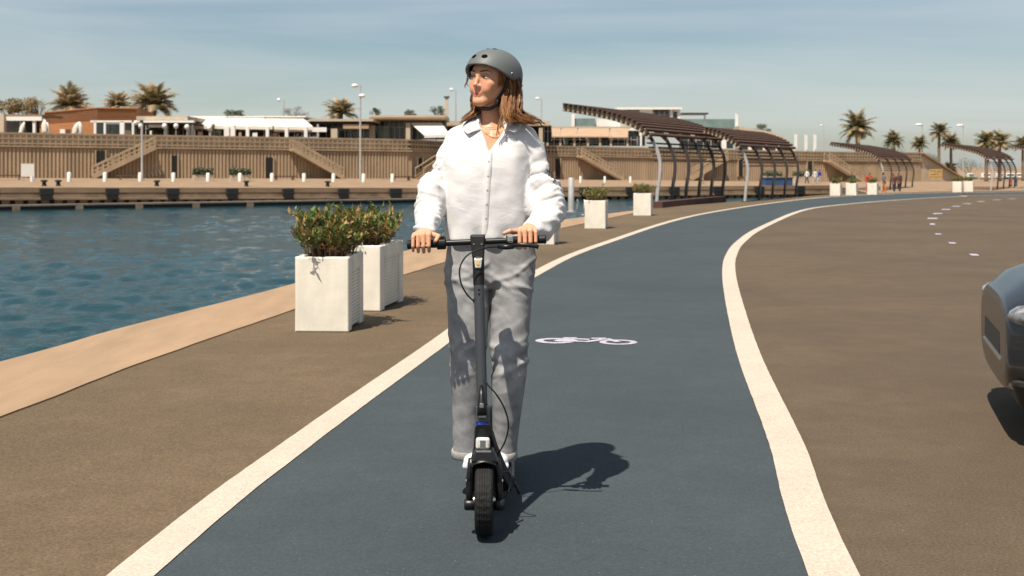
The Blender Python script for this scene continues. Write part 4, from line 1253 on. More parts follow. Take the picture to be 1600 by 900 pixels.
# ------------------------------------------------------------------ implicit modelling (fields on a grid, surface nets)
class Field:
    def __init__(s, lo, hi, vx):
        s.lo = np.array(lo, float); s.vx = vx
        n = np.ceil((np.array(hi, float) - s.lo) / vx).astype(int) + 1
        s.n = n; s.D = np.full(tuple(n), 1.0, np.float32)
    def sub(s, lo, hi):
        i0 = np.clip(np.floor((np.array(lo) - s.lo) / s.vx).astype(int), 0, s.n - 1)
        i1 = np.clip(np.ceil((np.array(hi) - s.lo) / s.vx).astype(int) + 1, 1, s.n)
        sl = tuple(slice(a, b) for a, b in zip(i0, i1))
        ax = [(s.lo[k] + s.vx * np.arange(i0[k], i1[k])).astype(np.float32) for k in range(3)]
        return sl, ax[0][:, None, None], ax[1][None, :, None], ax[2][None, None, :]
    def op(s, fn, lo, hi, k=0.01, cut=False):
        pad = k + 3 * s.vx
        sl, X, Y, Z = s.sub(np.array(lo) - pad, np.array(hi) + pad)
        a = s.D[sl]
        if a.size == 0: return
        b = np.broadcast_to(fn(X, Y, Z), a.shape).astype(np.float32)
        if cut:
            b = -b
            h = np.clip(.5 - .5 * (b - a) / k, 0, 1); h = 1 - h
            # smooth max
            hh = np.clip(.5 + .5 * (b - a) / k, 0, 1)
            s.D[sl] = a + (b - a) * hh + k * hh * (1 - hh)
        else:
            h = np.clip(.5 + .5 * (b - a) / k, 0, 1)
            s.D[sl] = b + (a - b) * h - k * h * (1 - h)
    def capsule(s, a, b, ra, rb=None, k=0.01, cut=False):
        a = np.array(a, float); b = np.array(b, float); rb = ra if rb is None else rb
        ab = b - a; L2 = max(1e-9, float(ab @ ab)); rm = max(ra, rb)
        def fn(X, Y, Z):
            t = np.clip(((X - a[0]) * ab[0] + (Y - a[1]) * ab[1] + (Z - a[2]) * ab[2]) / L2, 0, 1)
            return np.sqrt((X - a[0] - ab[0] * t) ** 2 + (Y - a[1] - ab[1] * t) ** 2 + (Z - a[2] - ab[2] * t) ** 2) - (ra + (rb - ra) * t)
        s.op(fn, np.minimum(a, b) - rm, np.maximum(a, b) + rm, k, cut)
    def chain(s, pts, rads, k=0.008):
        for i in range(len(pts) - 1): s.capsule(pts[i], pts[i + 1], rads[i], rads[i + 1], k)
    def ellipsoid(s, c, r, k=0.01, cut=False, rot=None):
        c = np.array(c, float); r = np.array(r, float); rm = float(r.max())
        Rm = np.array(rot.transposed()) if rot is not None else np.eye(3)
        def fn(X, Y, Z):
            x, y, z = X - c[0], Y - c[1], Z - c[2]
            u = (Rm[0, 0] * x + Rm[0, 1] * y + Rm[0, 2] * z) / r[0]; v = (Rm[1, 0] * x + Rm[1, 1] * y + Rm[1, 2] * z) / r[1]; w = (Rm[2, 0] * x + Rm[2, 1] * y + Rm[2, 2] * z) / r[2]
            k0 = np.sqrt(u * u + v * v + w * w) + 1e-9
            k1 = np.sqrt((u / r[0]) ** 2 + (v / r[1]) ** 2 + (w / r[2]) ** 2) + 1e-9
            return k0 * (k0 - 1) / k1
        s.op(fn, c - rm, c + rm, k, cut)
    def zloft(s, rows, k=0.01, p=2.4, axis=2, cut=False):
        """rows: (t, ca, cb, ra, rb) along an axis; sections are superellipses"""
        rows = sorted(rows); T = [q[0] for q in rows]; m = np.array(rows)
        def fn(X, Y, Z):
            if axis == 2: t, A, B = Z, X, Y
            else: t, A, B = X, Y, Z
            tt = t.ravel()
            it = lambda j: np.interp(tt, T, m[:, j]).reshape(t.shape)
            ca, cb, ra, rb = it(1), it(2), it(3), it(4)
            nm = (np.abs((A - ca) / ra) ** p + np.abs((B - cb) / rb) ** p + 1e-12) ** (1 / p)
            d = (nm - 1) * np.minimum(ra, rb)
            end = np.maximum(T[0] - t, t - T[-1])
            return np.maximum(d, end)
        lo_a, hi_a = (m[:, 1] - m[:, 3]).min(), (m[:, 1] + m[:, 3]).max(); lo_b, hi_b = (m[:, 2] - m[:, 4]).min(), (m[:, 2] + m[:, 4]).max()
        lo, hi = ((lo_a, lo_b, T[0]), (hi_a, hi_b, T[-1])) if axis == 2 else ((T[0], lo_a, lo_b), (T[-1], hi_a, hi_b))
        s.op(fn, lo, hi, k, cut)
    def box(s, c, h, r=0.01, k=0.005, cut=False, rot=None):
        c = np.array(c, float); h = np.array(h, float)
        Rm = np.array(rot.transposed()) if rot is not None else np.eye(3)
        def fn(X, Y, Z):
            x, y, z = X - c[0], Y - c[1], Z - c[2]
            u = np.abs(Rm[0, 0] * x + Rm[0, 1] * y + Rm[0, 2] * z) - h[0] + r; v = np.abs(Rm[1, 0] * x + Rm[1, 1] * y + Rm[1, 2] * z) - h[1] + r; w = np.abs(Rm[2, 0] * x + Rm[2, 1] * y + Rm[2, 2] * z) - h[2] + r
            o = np.sqrt(np.maximum(u, 0) ** 2 + np.maximum(v, 0) ** 2 + np.maximum(w, 0) ** 2)
            return o + np.minimum(np.maximum(u, np.maximum(v, w)), 0) - r
        rm = float(np.linalg.norm(h))
        s.op(fn, c - rm, c + rm, k, cut)
    def surface(s, smooth=2):
        D = s.D; n = s.n
        ins = D < 0
        c8 = [(i, j, k) for i in (0, 1) for j in (0, 1) for k in (0, 1)]
        def cor(A, o): return A[o[0]:n[0] - 1 + o[0], o[1]:n[1] - 1 + o[1], o[2]:n[2] - 1 + o[2]]
        al = cor(ins, c8[0]).copy(); an = al.copy()
        for o in c8[1:]:
            q = cor(ins, o); al &= q; an |= q
        idx = np.argwhere(an & ~al)
        cid = np.full(tuple(n - 1), -1, np.int32)
        cid[idx[:, 0], idx[:, 1], idx[:, 2]] = np.arange(len(idx))
        acc = np.zeros((len(idx), 3)); cnt = np.zeros(len(idx))
        for o in c8:
            for ax in range(3):
                if o[ax]: continue
                o2 = list(o); o2[ax] = 1
                a = D[idx[:, 0] + o[0], idx[:, 1] + o[1], idx[:, 2] + o[2]]; b = D[idx[:, 0] + o2[0], idx[:, 1] + o2[1], idx[:, 2] + o2[2]]
                x = (a < 0) != (b < 0)
                t = np.where(x, a / np.where(np.abs(a - b) < 1e-12, 1, a - b), 0)
                pt = np.tile(np.array(o, float), (len(idx), 1)); pt[:, ax] = t
                acc[x] += pt[x]; cnt[x] += 1
        V = s.lo + s.vx * (idx + acc / np.maximum(cnt, 1)[:, None])
        Fq = []
        for ax in range(3):
            u, w = (ax + 1) % 3, (ax + 2) % 3
            a = [slice(1, -1)] * 3; b = [slice(1, -1)] * 3
            a[ax] = slice(0, -1); b[ax] = slice(1, None)
            A = ins[tuple(a)]; B = ins[tuple(b)]
            e = np.argwhere(A != B)
            if not len(e): continue
            sgn = A[e[:, 0], e[:, 1], e[:, 2]]
            g = e.copy(); g[:, u] += 1; g[:, w] += 1
            def cell(du, dw):
                q = g.copy(); q[:, u] += du; q[:, w] += dw
                return cid[q[:, 0], q[:, 1], q[:, 2]]
            quad = np.stack([cell(-1, -1), cell(0, -1), cell(0, 0), cell(-1, 0)], 1)
            quad[~sgn] = quad[~sgn][:, ::-1]
            Fq.append(quad)
        Fq = np.concatenate(Fq); Fq = Fq[(Fq >= 0).all(1)]
        for _ in range(smooth): V = laplace(V, Fq, .5)
        return V, Fq

def laplace(V, Fq, f=.5):
    e = np.concatenate([Fq[:, [0, 1]], Fq[:, [1, 2]], Fq[:, [2, 3]], Fq[:, [3, 0]]]); e = np.concatenate([e, e[:, ::-1]])
    cnt = np.bincount(e[:, 0], minlength=len(V)); cnt = np.maximum(cnt, 1)
    S = np.stack([np.bincount(e[:, 0], V[e[:, 1], k], minlength=len(V)) for k in range(3)], 1) / cnt[:, None]
    return V + (S - V) * f
def vnormals(V, Fq):
    n = np.cross(V[Fq[:, 2]] - V[Fq[:, 0]], V[Fq[:, 3]] - V[Fq[:, 1]])
    N = np.zeros_like(V)
    for k in range(4): np.add.at(N, Fq[:, k], n)
    return N / (np.linalg.norm(N, axis=1)[:, None] + 1e-12)
def noise_at(V, sc, off=(0, 0, 0)):
    sc = np.array(sc, float); q = V * sc + np.array(off)
    return np.array([mnoise.noise(Vector(p)) for p in q])
def np_mesh(name, V, Fq, material, parent, cols=None, smooth=True, origin=None):
    if origin is not None: V = V - np.array(origin)
    me = bpy.data.meshes.new(name)
    me.vertices.add(len(V)); me.vertices.foreach_set('co', V.astype(np.float32).ravel())
    me.loops.add(len(Fq) * 4); me.loops.foreach_set('vertex_index', Fq.astype(np.int32).ravel())
    me.polygons.add(len(Fq)); me.polygons.foreach_set('loop_start', np.arange(0, len(Fq) * 4, 4, dtype=np.int32))
    me.update(calc_edges=True); me.validate()
    if cols is not None:
        at = me.color_attributes.new('col', 'FLOAT_COLOR', 'POINT')
        c4 = np.ones((len(V), 4), np.float32); c4[:, :3] = cols
        at.data.foreach_set('color', c4.ravel())
    return link_mesh(name, me, material, parent, smooth)

# ------------------------------------------------------------------ electric scooter
M['scoot'] = mat('scooter_black', (0.006, 0.006, 0.0065), 0.36, 0.2, 10, spec=0.4)
M['scoot_matt'] = mat('scooter_matt_black', (0.007, 0.007, 0.007), 0.55, 0.2, 15, spec=.3)
M['gun'] = mat('gunmetal_paint', (0.070, 0.073, 0.078), 0.33, 0.06, 8, metal=0.55)
M['tyre'] = mat('tyre_rubber', (0.009, 0.0085, 0.0085), 0.75, 0.25, 30, 0.3, 80, spec=.3)
M['lens'] = mat('clear_lens', (0.62, 0.60, 0.55), 0.08, 0.35, 90, spec=.8)
M['amber'] = mat('amber_led', (0.75, 0.48, 0.10), 0.3, 0.1)
M['blue_ring'] = mat('blue_ring', (0.010, 0.055, 0.60), 0.4, 0.1)
M['chrome'] = mat('bright_steel', (0.55, 0.53, 0.5), 0.25, 0.08, 8, metal=0.9)
SO = Vector((-.099, 4.135, .0045))
scoot = empty('electric_scooter', SO, 0, 'black electric scooter with grey stem ridden down the blue lane', 'scooter')
def SP(px, py, d): return P(px, py, d) - SO
def wheel_parts(c, name):
    w = MB()
    prof = []
    for r_, x in ((.092, -.024), (.100, -.031), (.110, -.0325), (.118, -.030), (.1225, -.0255)):
        prof.append((r_, x))
    for x0 in (-.021, -.0125, -.004, .0045, .013):
        prof += [(.1262 - abs(x0 + .004) * .06, x0), (.1268 - abs(x0 + .002) * .05, x0 + .0055), (.1235, x0 + .0063), (.1235, x0 + .0076)]
    prof += [(.1225, .0255), (.118, .030), (.110, .0325), (.100, .031), (.092, .024)]
    w.lathe(prof, c, 'x', 64, closed=True)
    # cross cuts in the tread
    nv = []
    for v in w.v:
        y, z = v[1] - c[1], v[2] - c[2]; r_ = math.hypot(y, z); a = math.atan2(z, y)
        if r_ > .1245 and int((a + 3.15) / (2 * math.pi) * 64 + .5) % 2 == 0:
            k = (r_ - .0016) / r_; y *= k; z *= k
        nv.append((v[0], c[1] + y, c[2] + z))
    w.v = nv
    wo = w.build(name, M['tyre'], scoot)
    MB().lathe([(0.0, -.026), (.05, -.027), (.088, -.024), (.094, -.020), (.094, .020), (.088, .024), (.05, .027), (0.0, .026)], c, 'x', 40).build('rim', M['scoot_matt'], wo, autosmooth=True)
    MB().lathe([(.0, -.040), (.012, -.040), (.014, -.026), (.030, -.0255), (.030, .0255), (.014, .026), (.012, .040), (0, .040)], c, 'x', 20).build('hub', M['chrome'], wo, autosmooth=True)
    return wo
AX = Vector((0, .0, .1285))
wheel_parts(AX, 'wheel')
rear = Vector((.03, .90, .1285))
wheel_parts(rear, 'wheel')
st_b = SP(755, 700, 4.165); st_m = SP(753.5, 640, 4.19); st_t = SP(746.5, 372, 4.345)
def st_at(py):
    """point of the steering axis at photo row py"""
    t = (py - 700) / (372 - 700); return st_b.lerp(st_t, t)
# fork: crown and two legs with suspension caps
cr = MB()
cr.hexa([(-.050, -.030, .268), (.050, -.030, .268), (.050, .045, .268), (-.050, .045, .268)], [(-.030, -.018, .312), (.030, -.018, .312), (.030, .045, .312), (-.030, .045, .312)])
cr.build('fork_crown', M['scoot'], scoot, bevel=.008)
for s_ in (-1, 1):
    lg = MB().tube([(s_ * .045, .008, .275), (s_ * .051, .006, .22), (s_ * .053, .002, .16), (s_ * .052, 0, .105)], [.013, .0135, .014, .013], 12)
    lo_ = lg.build('fork_leg', M['scoot'], scoot, smooth=True)
    MB().lathe([(.0, .030), (.017, .030), (.021, .040), (.021, .066), (.017, .072), (0, .072)] if s_ > 0 else [(0, -.072), (.017, -.072), (.021, -.066), (.021, -.040), (.017, -.030), (0, -.030)], (0, 0, .112), 'x', 18).build('axle_cap', M['scoot'], lo_, autosmooth=True)
    MB().lathe([(0, s_ * .0635), (.0055, s_ * .0635), (.0055, s_ * .067), (0, s_ * .067)], (0, -.010, .20), 'x', 8).build('bolt', M['chrome'], lo_)
# front fender
fd = MB(); rings = []
for i in range(23):
    a = R(74 + i * 4.9); rr = .147
    sec = []
    for x, dr in ((-.047, -.022), (-.040, -.006), (-.022, .004), (0, .007), (.022, .004), (.040, -.006), (.047, -.022), (.043, -.022), (.036, -.010), (.02, -.001), (0, .002), (-.02, -.001), (-.036, -.010), (-.043, -.022)):
        sec.append((x, -(rr + dr) * math.cos(a), .1285 + (rr + dr) * math.sin(a)))
    rings.append(sec)
fd.loft(rings).build('fender', M['scoot'], scoot, smooth=True)
fd2 = MB(); fd2.loft([[(x + rear.x, rear.y - y, z) for x, y, z in sec] for sec in rings]).build('fender', M['scoot'], scoot, smooth=True)
# head tube, lamp, ring, hinge, latch
a, b_ = st_at(716), st_at(670)
MB().tube([a, a.lerp(b_, .15), a.lerp(b_, .9), b_], [.034, .0285, .0275, .029], 20).build('head_tube', M['scoot'], scoot, autosmooth=True)
c = st_at(690) + Vector((0, -.0255, 0))
lf = MB(); lf.box((c.x - .025, c.y - .013, c.z - .020), (c.x + .025, c.y + .006, c.z + .021)); fl_ = lf.build('front_light', M['lens'], scoot, bevel=.007)
lf = MB(); lf.box((c.x - .010, c.y - .0145, c.z - .010), (c.x + .010, c.y - .0125, c.z + .012)); lf.build('reflector', M['chrome'], fl_)
MB().cyl(st_at(669.5), st_at(661), .0262, n=24).build('collar_ring', M['blue_ring'], scoot, autosmooth=True)
hb = MB(); p0, p1 = st_at(661), st_at(634)
hb.hexa([p0 + Vector((-.026, -.026, 0)), p0 + Vector((.026, -.026, 0)), p0 + Vector((.026, .03, 0)), p0 + Vector((-.026, .03, 0))], [p1 + Vector((-.023, -.022, 0)), p1 + Vector((.023, -.022, 0)), p1 + Vector((.023, .028, 0)), p1 + Vector((-.023, .028, 0))])
hg = hb.build('hinge', M['gun'], scoot, bevel=.008)
MB().box((p0.x - .013, p0.y - .034, p0.z + .022), (p0.x + .013, p0.y - .024, p0.z + .040)).build('hinge_pin', M['chrome'], hg, bevel=.002)
lv = MB().tube([st_at(648) + Vector((0, -.034, 0)), st_at(634) + Vector((0, -.036, 0)), st_at(618) + Vector((0, -.028, 0)), st_at(603) + Vector((0, -.024, 0))], [.0185, .017, .0115, .006], 12)
lv.build('latch_lever', M['scoot'], scoot, smooth=True)
MB().box(tuple(st_at(632) + Vector((-.007, -.060, -.006))), tuple(st_at(632) + Vector((.007, -.048, .010)))).build('latch_button', M['chrome'], scoot, bevel=.002)
# stem
MB().tube([st_at(634), st_at(447)], [.0200, .0200], 28).build('stem', M['gun'], scoot, autosmooth=True)
MB().tube([st_at(448), st_at(425), st_at(398)], [.0212, .0218, .0225], 24).build('stem_sleeve', M['scoot_matt'], scoot, autosmooth=True)
for y in (454.5, 461.5):
    q = st_at(y) + Vector((0, -.0205, 0))
    MB().cyl(q + Vector((0, .003, 0)), q + Vector((0, -.0015, 0)), .0042, n=10).build('stem_screw', M['scoot_matt'], scoot)
q = st_at(385)
up_ = (st_t - st_b).normalized()
cl = MB(); 
cl.hexa([st_at(404) + Vector((-.0225, -.022, 0)), st_at(404) + Vector((.0225, -.022, 0)), st_at(404) + Vector((.0225, .024, 0)), st_at(404) + Vector((-.0225, .024, 0))], [st_at(366.5) + Vector((-.0285, -.024, 0)), st_at(366.5) + Vector((.0285, -.024, 0)), st_at(366.5) + Vector((.0285, .026, 0)), st_at(366.5) + Vector((-.0285, .026, 0))])
cl.build('bar_clamp', M['scoot_matt'], scoot, bevel=.006)
for s_ in (-1, 1):
    q = st_at(381) + Vector((s_ * .0145, -.0245, 0)); MB().cyl(q + Vector((0, .004, 0)), q + Vector((0, -.002, 0)), .0032, n=8).build('clamp_screw', M['chrome'], scoot)
q = st_at(411)
hl = MB(); hl.hexa([q + Vector((-.010, -.034, -.020)), q + Vector((.010, -.034, -.020)), q + Vector((.012, -.018, -.022)), q + Vector((-.012, -.018, -.022))], [q + Vector((-.0155, -.034, .016)), q + Vector((.0155, -.034, .016)), q + Vector((.0165, -.018, .019)), q + Vector((-.0165, -.018, .019))])
hd = hl.build('headlight', M['lens'], scoot, bevel=.004)
MB().box(tuple(q + Vector((-.006, -.0355, -.007))), tuple(q + Vector((.006, -.0345, .007)))).build('led', M['amber'], hd)
MB().box(tuple(q + Vector((-.0095, -.032, .0165))), tuple(q + Vector((.0095, -.02, .0215)))).build('lamp_visor', M['chrome'], hd)
# handlebar
BD = 4.345
def bar(px): return P(px, lerp(382.3, 373.8, (px - 636) / 217.0), BD)
def barL(px): return bar(px) - SO
hb_ = MB().tube([barL(686), barL(747), barL(806)], [.0118] * 3, 20).build('handlebar', M['scoot'], scoot, autosmooth=True)
for a, b_ in ((636, 690), (797, 853.5)):
    L_ = barL(b_) - barL(a)
    gp_ = [barL(a) + L_ * t for t in (0, .02, .07, .1, .93, .97, 1)]
    rr = [.0135, .0178, .0178, .0162, .0162, .0178, .015]
    MB().tube(gp_, rr if a > 700 or True else rr, 20).build('grip', M['scoot_matt'], scoot, autosmooth=True)
MB().tube([barL(682.5), barL(683.5), barL(695.5), barL(697)], [.020, .0235, .0235, .020], 26).build('throttle_ring', M['scoot_matt'], scoot, autosmooth=True)
kn = MB()
for i in range(7):
    a = R(50 + i * 13); c_ = barL(689.5)
    kn.box((c_.x - .012, c_.y - .024 * math.cos(a) - .003, c_.z + .024 * math.sin(a) - .003), (c_.x + .012, c_.y - .024 * math.cos(a) + .003, c_.z + .024 * math.sin(a) + .003))
tag(kn.build('throttle_knurl', M['scoot_matt'], scoot), kind='stuff')
# brake lever on the right of the photo
c_ = barL(795)
MB().tube([barL(790.5), barL(801)], [.019, .019], 18).build('lever_clamp', M['scoot_matt'], scoot, autosmooth=True)
MB().box((c_.x - .006, c_.y - .030, c_.z - .006), (c_.x + .018, c_.y - .012, c_.z + .022)).build('bell', M['chrome'], scoot, bevel=.006)
MB().tube([SP(778, 385.5, 4.30), SP(790, 386, 4.295), SP(803, 385, 4.29)], [.008, .0105, .0095], 12).build('lever_body', M['scoot'], scoot, smooth=True)
MB().tube([SP(800, 384, 4.288), SP(815, 382.5, 4.278), SP(828, 383.5, 4.276), SP(838, 385, 4.28), SP(841.5, 386, 4.28)], [.0075, .0075, .0072, .0075, .009], 12, flat=(.75, (0, 1, 0))).build('brake_lever', M['scoot'], scoot, smooth=True)
# cables
MB().tube(spline([SP(780, 385.5, 4.30), SP(764, 386.5, 4.28), SP(745, 391, 4.26), SP(728, 401, 4.25), SP(718.5, 419, 4.25), SP(720, 441, 4.255), SP(729, 459, 4.27), SP(740, 470.5, 4.285)], 40), .0030, 8).build('cable', M['scoot_matt'], scoot, smooth=True)
MB().tube(spline([SP(742, 466, 4.29), SP(741.5, 474, 4.285)], 4), .0055, 8).build('cable_port', M['scoot_matt'], scoot)
MB().tube(spline([SP(758, 592, 4.20), SP(762, 601, 4.19), SP(776, 617, 4.18), SP(789, 640, 4.19), SP(794.5, 665, 4.21), SP(789, 690, 4.23), SP(779, 708, 4.25), SP(772, 722, 4.24)], 40), .0030, 8).build('cable', M['scoot_matt'], scoot, smooth=True)
MB().tube(spline([SP(745, 704, 4.15), SP(738, 712, 4.14), SP(735, 728, 4.13), SP(734, 750, 4.125)], 20), .0026, 8).build('cable', M['scoot_matt'], scoot, smooth=True)
MB().tube(spline([SP(781, 740, 4.19), SP(793, 737, 4.22), SP(797, 745, 4.25), SP(795, 768, 4.24), SP(786, 778, 4.2)], 20), .0028, 8).build('cable', M['scoot_matt'], scoot, smooth=True)
# neck flaring into the deck
nk = MB()
secs = [(.020, .030, .375, .022, .010), (.055, .036, .345, .026, .012), (.125, .044, .275, .040, .016), (.20, .064, .195, .040, .018), (.275, .088, .118, .034, .024), (.33, .092, .104, .028, .027)]
rings = []
for y, hw, zc, hh, _ in secs:
    xo = lerp(st_at(690).x, .012, min(1, y / .3))
    rings.append([(xo - hw, y, zc - hh), (xo - hw * .6, y, zc - hh * 1.1), (xo + hw * .6, y, zc - hh * 1.1), (xo + hw, y, zc - hh), (xo + hw, y, zc + hh * .6), (xo + hw * .7, y, zc + hh), (xo - hw * .7, y, zc + hh), (xo - hw, y, zc + hh * .6)])
nk.loft(rings).build('neck', M['scoot'], scoot, bevel=.004)
dk = MB().box((.012 - .092, .325, .078), (.012 + .098, .80, .126)).build('deck', M['scoot'], scoot, bevel=.012)
MB().box((.012 - .078, .34, .1262), (.012 + .084, .79, .1300)).build('deck_mat', M['tyre'], dk)
for s_ in (-1, 1):
    MB().beam((rear.x - .015 + s_ * .055, .78, .10), (rear.x + s_ * .05, .92, .128), .018, .035).build('rear_arm', M['scoot'], scoot)
MB().tube([(.10, .37, .10), (.118, .35, .075), (.128, .335, .055)], [.007, .006, .006], 8).build('kickstand', M['scoot'], scoot, smooth=True)

# ------------------------------------------------------------------ rider
M['skin'] = mat('skin', (1, 1, 1), 0.46, 0.05, 60, attr=True, sss=0.18, spec=.4)
M['cotton'] = mat('white_cotton', (0.63, 0.61, 0.605), 0.9, 0.02, 20, 0.03, 300, sheen=.1)
def add_creases(m, specs):
    """thin sharp cloth creases: ridged stretched noise into the bump"""
    n, l = m.node_tree.nodes, m.node_tree.links
    b = n['Principled BSDF']; tc = n.new('ShaderNodeTexCoord')
    prev = b.inputs['Normal'].links[0].from_socket if b.inputs['Normal'].links else None
    for sc_, rot, scale, dist, dis in specs:
        mp = n.new('ShaderNodeMapping'); mp.inputs['Scale'].default_value = sc_; mp.inputs['Rotation'].default_value = rot
        l.new(tc.outputs['Object'], mp.inputs['Vector'])
        x = n.new('ShaderNodeTexNoise'); x.inputs['Scale'].default_value = scale; x.inputs['Detail'].default_value = 2; x.inputs['Distortion'].default_value = dis
        l.new(mp.outputs['Vector'], x.inputs['Vector'])
        a = n.new('ShaderNodeMath'); a.operation = 'SUBTRACT'; a.inputs[1].default_value = .5; l.new(x.outputs['Fac'], a.inputs[0])
        c = n.new('ShaderNodeMath'); c.operation = 'ABSOLUTE'; l.new(a.outputs[0], c.inputs[0])
        e = n.new('ShaderNodeMath'); e.operation = 'MINIMUM'; e.inputs[1].default_value = .10; l.new(c.outputs[0], e.inputs[0])
        bp = n.new('ShaderNodeBump'); bp.inputs['Strength'].default_value = 1.0; bp.inputs['Distance'].default_value = dist
        bp.invert = True
        l.new(e.outputs[0], bp.inputs['Height'])
        if prev: l.new(prev, bp.inputs['Normal'])
        prev = bp.outputs['Normal']
    l.new(prev, b.inputs['Normal'])
add_creases(M['cotton'], [((1, 1, 2.2), (0, .5, 0), 6.0, .0032, 1.1), ((1.6, 1, 1), (0, -.4, 0), 9.0, .0024, .8), ((1, 1, 1), (.3, .2, .4), 22.0, .0009, .6)])
M['denim'] = mat('washed_grey_denim', (0.268, 0.268, 0.275), 0.9, 0.28, 16, 0.25, 600, detail=8, attr=True)
M['hem'] = mat('denim_hem', (0.31, 0.295, 0.285), 0.9, 0.15, 30, 0.35, 500)
M['hair'] = mat('brown_hair', (1, 1, 1), 0.5, 0.12, 40, attr=True)
M['helmet'] = mat('helmet_matt_grey', (0.105, 0.114, 0.112), 0.55, 0.05, 6, spec=.4)
M['foam_and_vent'] = mat('liner_and_vent_black', (0.004, 0.004, 0.004), 1.0, 0.2, spec=0.05)  # near-black for the liner; on the vents it paints the shade inside holes
M['strap'] = mat('black_webbing', (0.010, 0.010, 0.011), 0.6, 0.3, 60, 0.3, 300)
M['shoe'] = mat('white_leather', (0.66, 0.66, 0.68), 0.5, 0.05, 12)
M['eye'] = mat('eye_white', (0.55, 0.48, 0.44), 0.2, 0.05)
M['iris'] = mat('eye_iris', (0.035, 0.018, 0.010), 0.15, 0.2)
M['brow'] = mat('eyebrow', (0.060, 0.030, 0.016), 0.8, 0.3, 90)
M['gold'] = mat('gold', (0.65, 0.42, 0.15), 0.25, 0.05, metal=0.9)
M['bead'] = mat('beads', (0.50, 0.33, 0.25), 0.3, 0.6, 90)
M['thread'] = mat('dark_thread', (0.035, 0.022, 0.03), 0.9, 0.2)

RO = Vector((-.09, 4.62, .1345))
rider = empty('person', RO, 0, 'person in grey helmet, white puff-sleeved shirt and grey jeans riding the scooter', 'person')
HC = np.array((-.0820, 4.690, 1.681)); HA = R(-37)
HR = Matrix.Rotation(HA, 3, 'Z') @ Matrix.Rotation(R(2.5), 3, 'Y') @ Matrix.Rotation(R(-5), 3, 'X')
HRn = np.array(HR)
def hl_(x, y, z): return HC + HRn @ np.array((x, y, z), float)     # head space: -y forward, z up, eyes at z=0
bf = Field((-.47, 4.24, .10), (.20, 4.84, 1.82), .0035)
SK = dict(rot=HR)
bf.ellipsoid(hl_(0, .012, .028), (.074, .092, .082), .01, **SK)            # cranium
bf.ellipsoid(hl_(0, -.034, .028), (.062, .054, .056), .02, **SK)           # forehead
bf.ellipsoid(hl_(0, -.034, -.022), (.0625, .056, .068), .02, **SK)          # mid face
bf.ellipsoid(hl_(0, -.030, -.066), (.0465, .050, .040), .018, **SK)         # jaw
for s_ in (-1, 1):
    bf.capsule(hl_(s_ * .053, -.004, -.040), hl_(s_ * .018, -.064, -.097), .016, .014, .022)   # jaw line
    bf.ellipsoid(hl_(s_ * .040, -.060, -.026), (.020, .020, .017), .016, **SK)    # cheekbone
    bf.ellipsoid(hl_(s_ * .032, -.066, -.048), (.020, .018, .019), .014, **SK)    # smiling cheek
bf.ellipsoid(hl_(0, -.072, -.098), (.019, .015, .015), .022, **SK)         # chin
for s_ in (-1, 1):
    bf.ellipsoid(hl_(s_ * .031, -.104, -.002), (.0165, .020, .0105), .009, cut=True, **SK)   # eye socket
    bf.capsule(hl_(s_ * .012, -.0885, .016), hl_(s_ * .044, -.077, .019), .009, .007, .008)  # brow ridge
    bf.ellipsoid(hl_(s_ * .031, -.0755, -.001), (.0155, .0115, .0105), .005, **SK)           # lids over the eyeball
bf.capsule(hl_(0, -.0885, .010), hl_(0, -.1025, -.031), .0072, .0080, .009)                    # nose bridge
bf.ellipsoid(hl_(0, -.1035, -.0345), (.0098, .0092, .0080), .006, **SK)                       # tip
for s_ in (-1, 1): bf.ellipsoid(hl_(s_ * .0105, -.0930, -.0380), (.0068, .0088, .0062), .005, **SK)
bf.chain([hl_(-.028, -.0740, -.0590), hl_(-.010, -.0850, -.0640), hl_(0, -.0860, -.0650), hl_(.010, -.0850, -.0640), hl_(.028, -.0740, -.0590)], [.0030, .0046, .0044, .0046, .0030], .004)
bf.chain([hl_(-.026, -.0735, -.0615), hl_(-.009, -.0835, -.0738), hl_(.009, -.0835, -.0738), hl_(.026, -.0735, -.0615)], [.0030, .0056, .0056, .0030], .004)
for s_ in (-1, 1): bf.ellipsoid(hl_(s_ * .073, .012, -.012), (.007, .017, .028), .006, **SK)   # ears
nb = np.array((-.087, 4.705, 1.475))
bf.capsule(hl_(0, .022, -.055), nb, .046, .054, .03)
bf.capsule(hl_(0, -.01, -.085), nb + np.array((0, -.022, .03)), .028, .034, .025)              # throat
# trunk
bf.zloft([(.86, -.088, 4.665, .13, .085), (1.05, -.09, 4.665, .118, .078), (1.2, -.09, 4.67, .122, .082), (1.36, -.09, 4.68, .140, .090), (1.45, -.09, 4.69, .135, .078), (1.485, -.088, 4.70, .075, .06)], .03, 2.2)
shL, shR = np.array(P(722, 226, 4.69)), np.array(P(816, 224, 4.69))
bf.capsule(nb + np.array((0, .02, -.01)), shL, .036, .030, .03); bf.capsule(nb + np.array((0, .02, -.01)), shR, .036, .030, .03)
for c0_, c1_ in ((-.105, -.19), (-.068, .02)):
    bf.capsule((c0_, 4.625, 1.462), (c1_, 4.655, 1.478), .009, .009, .012)     # collarbones
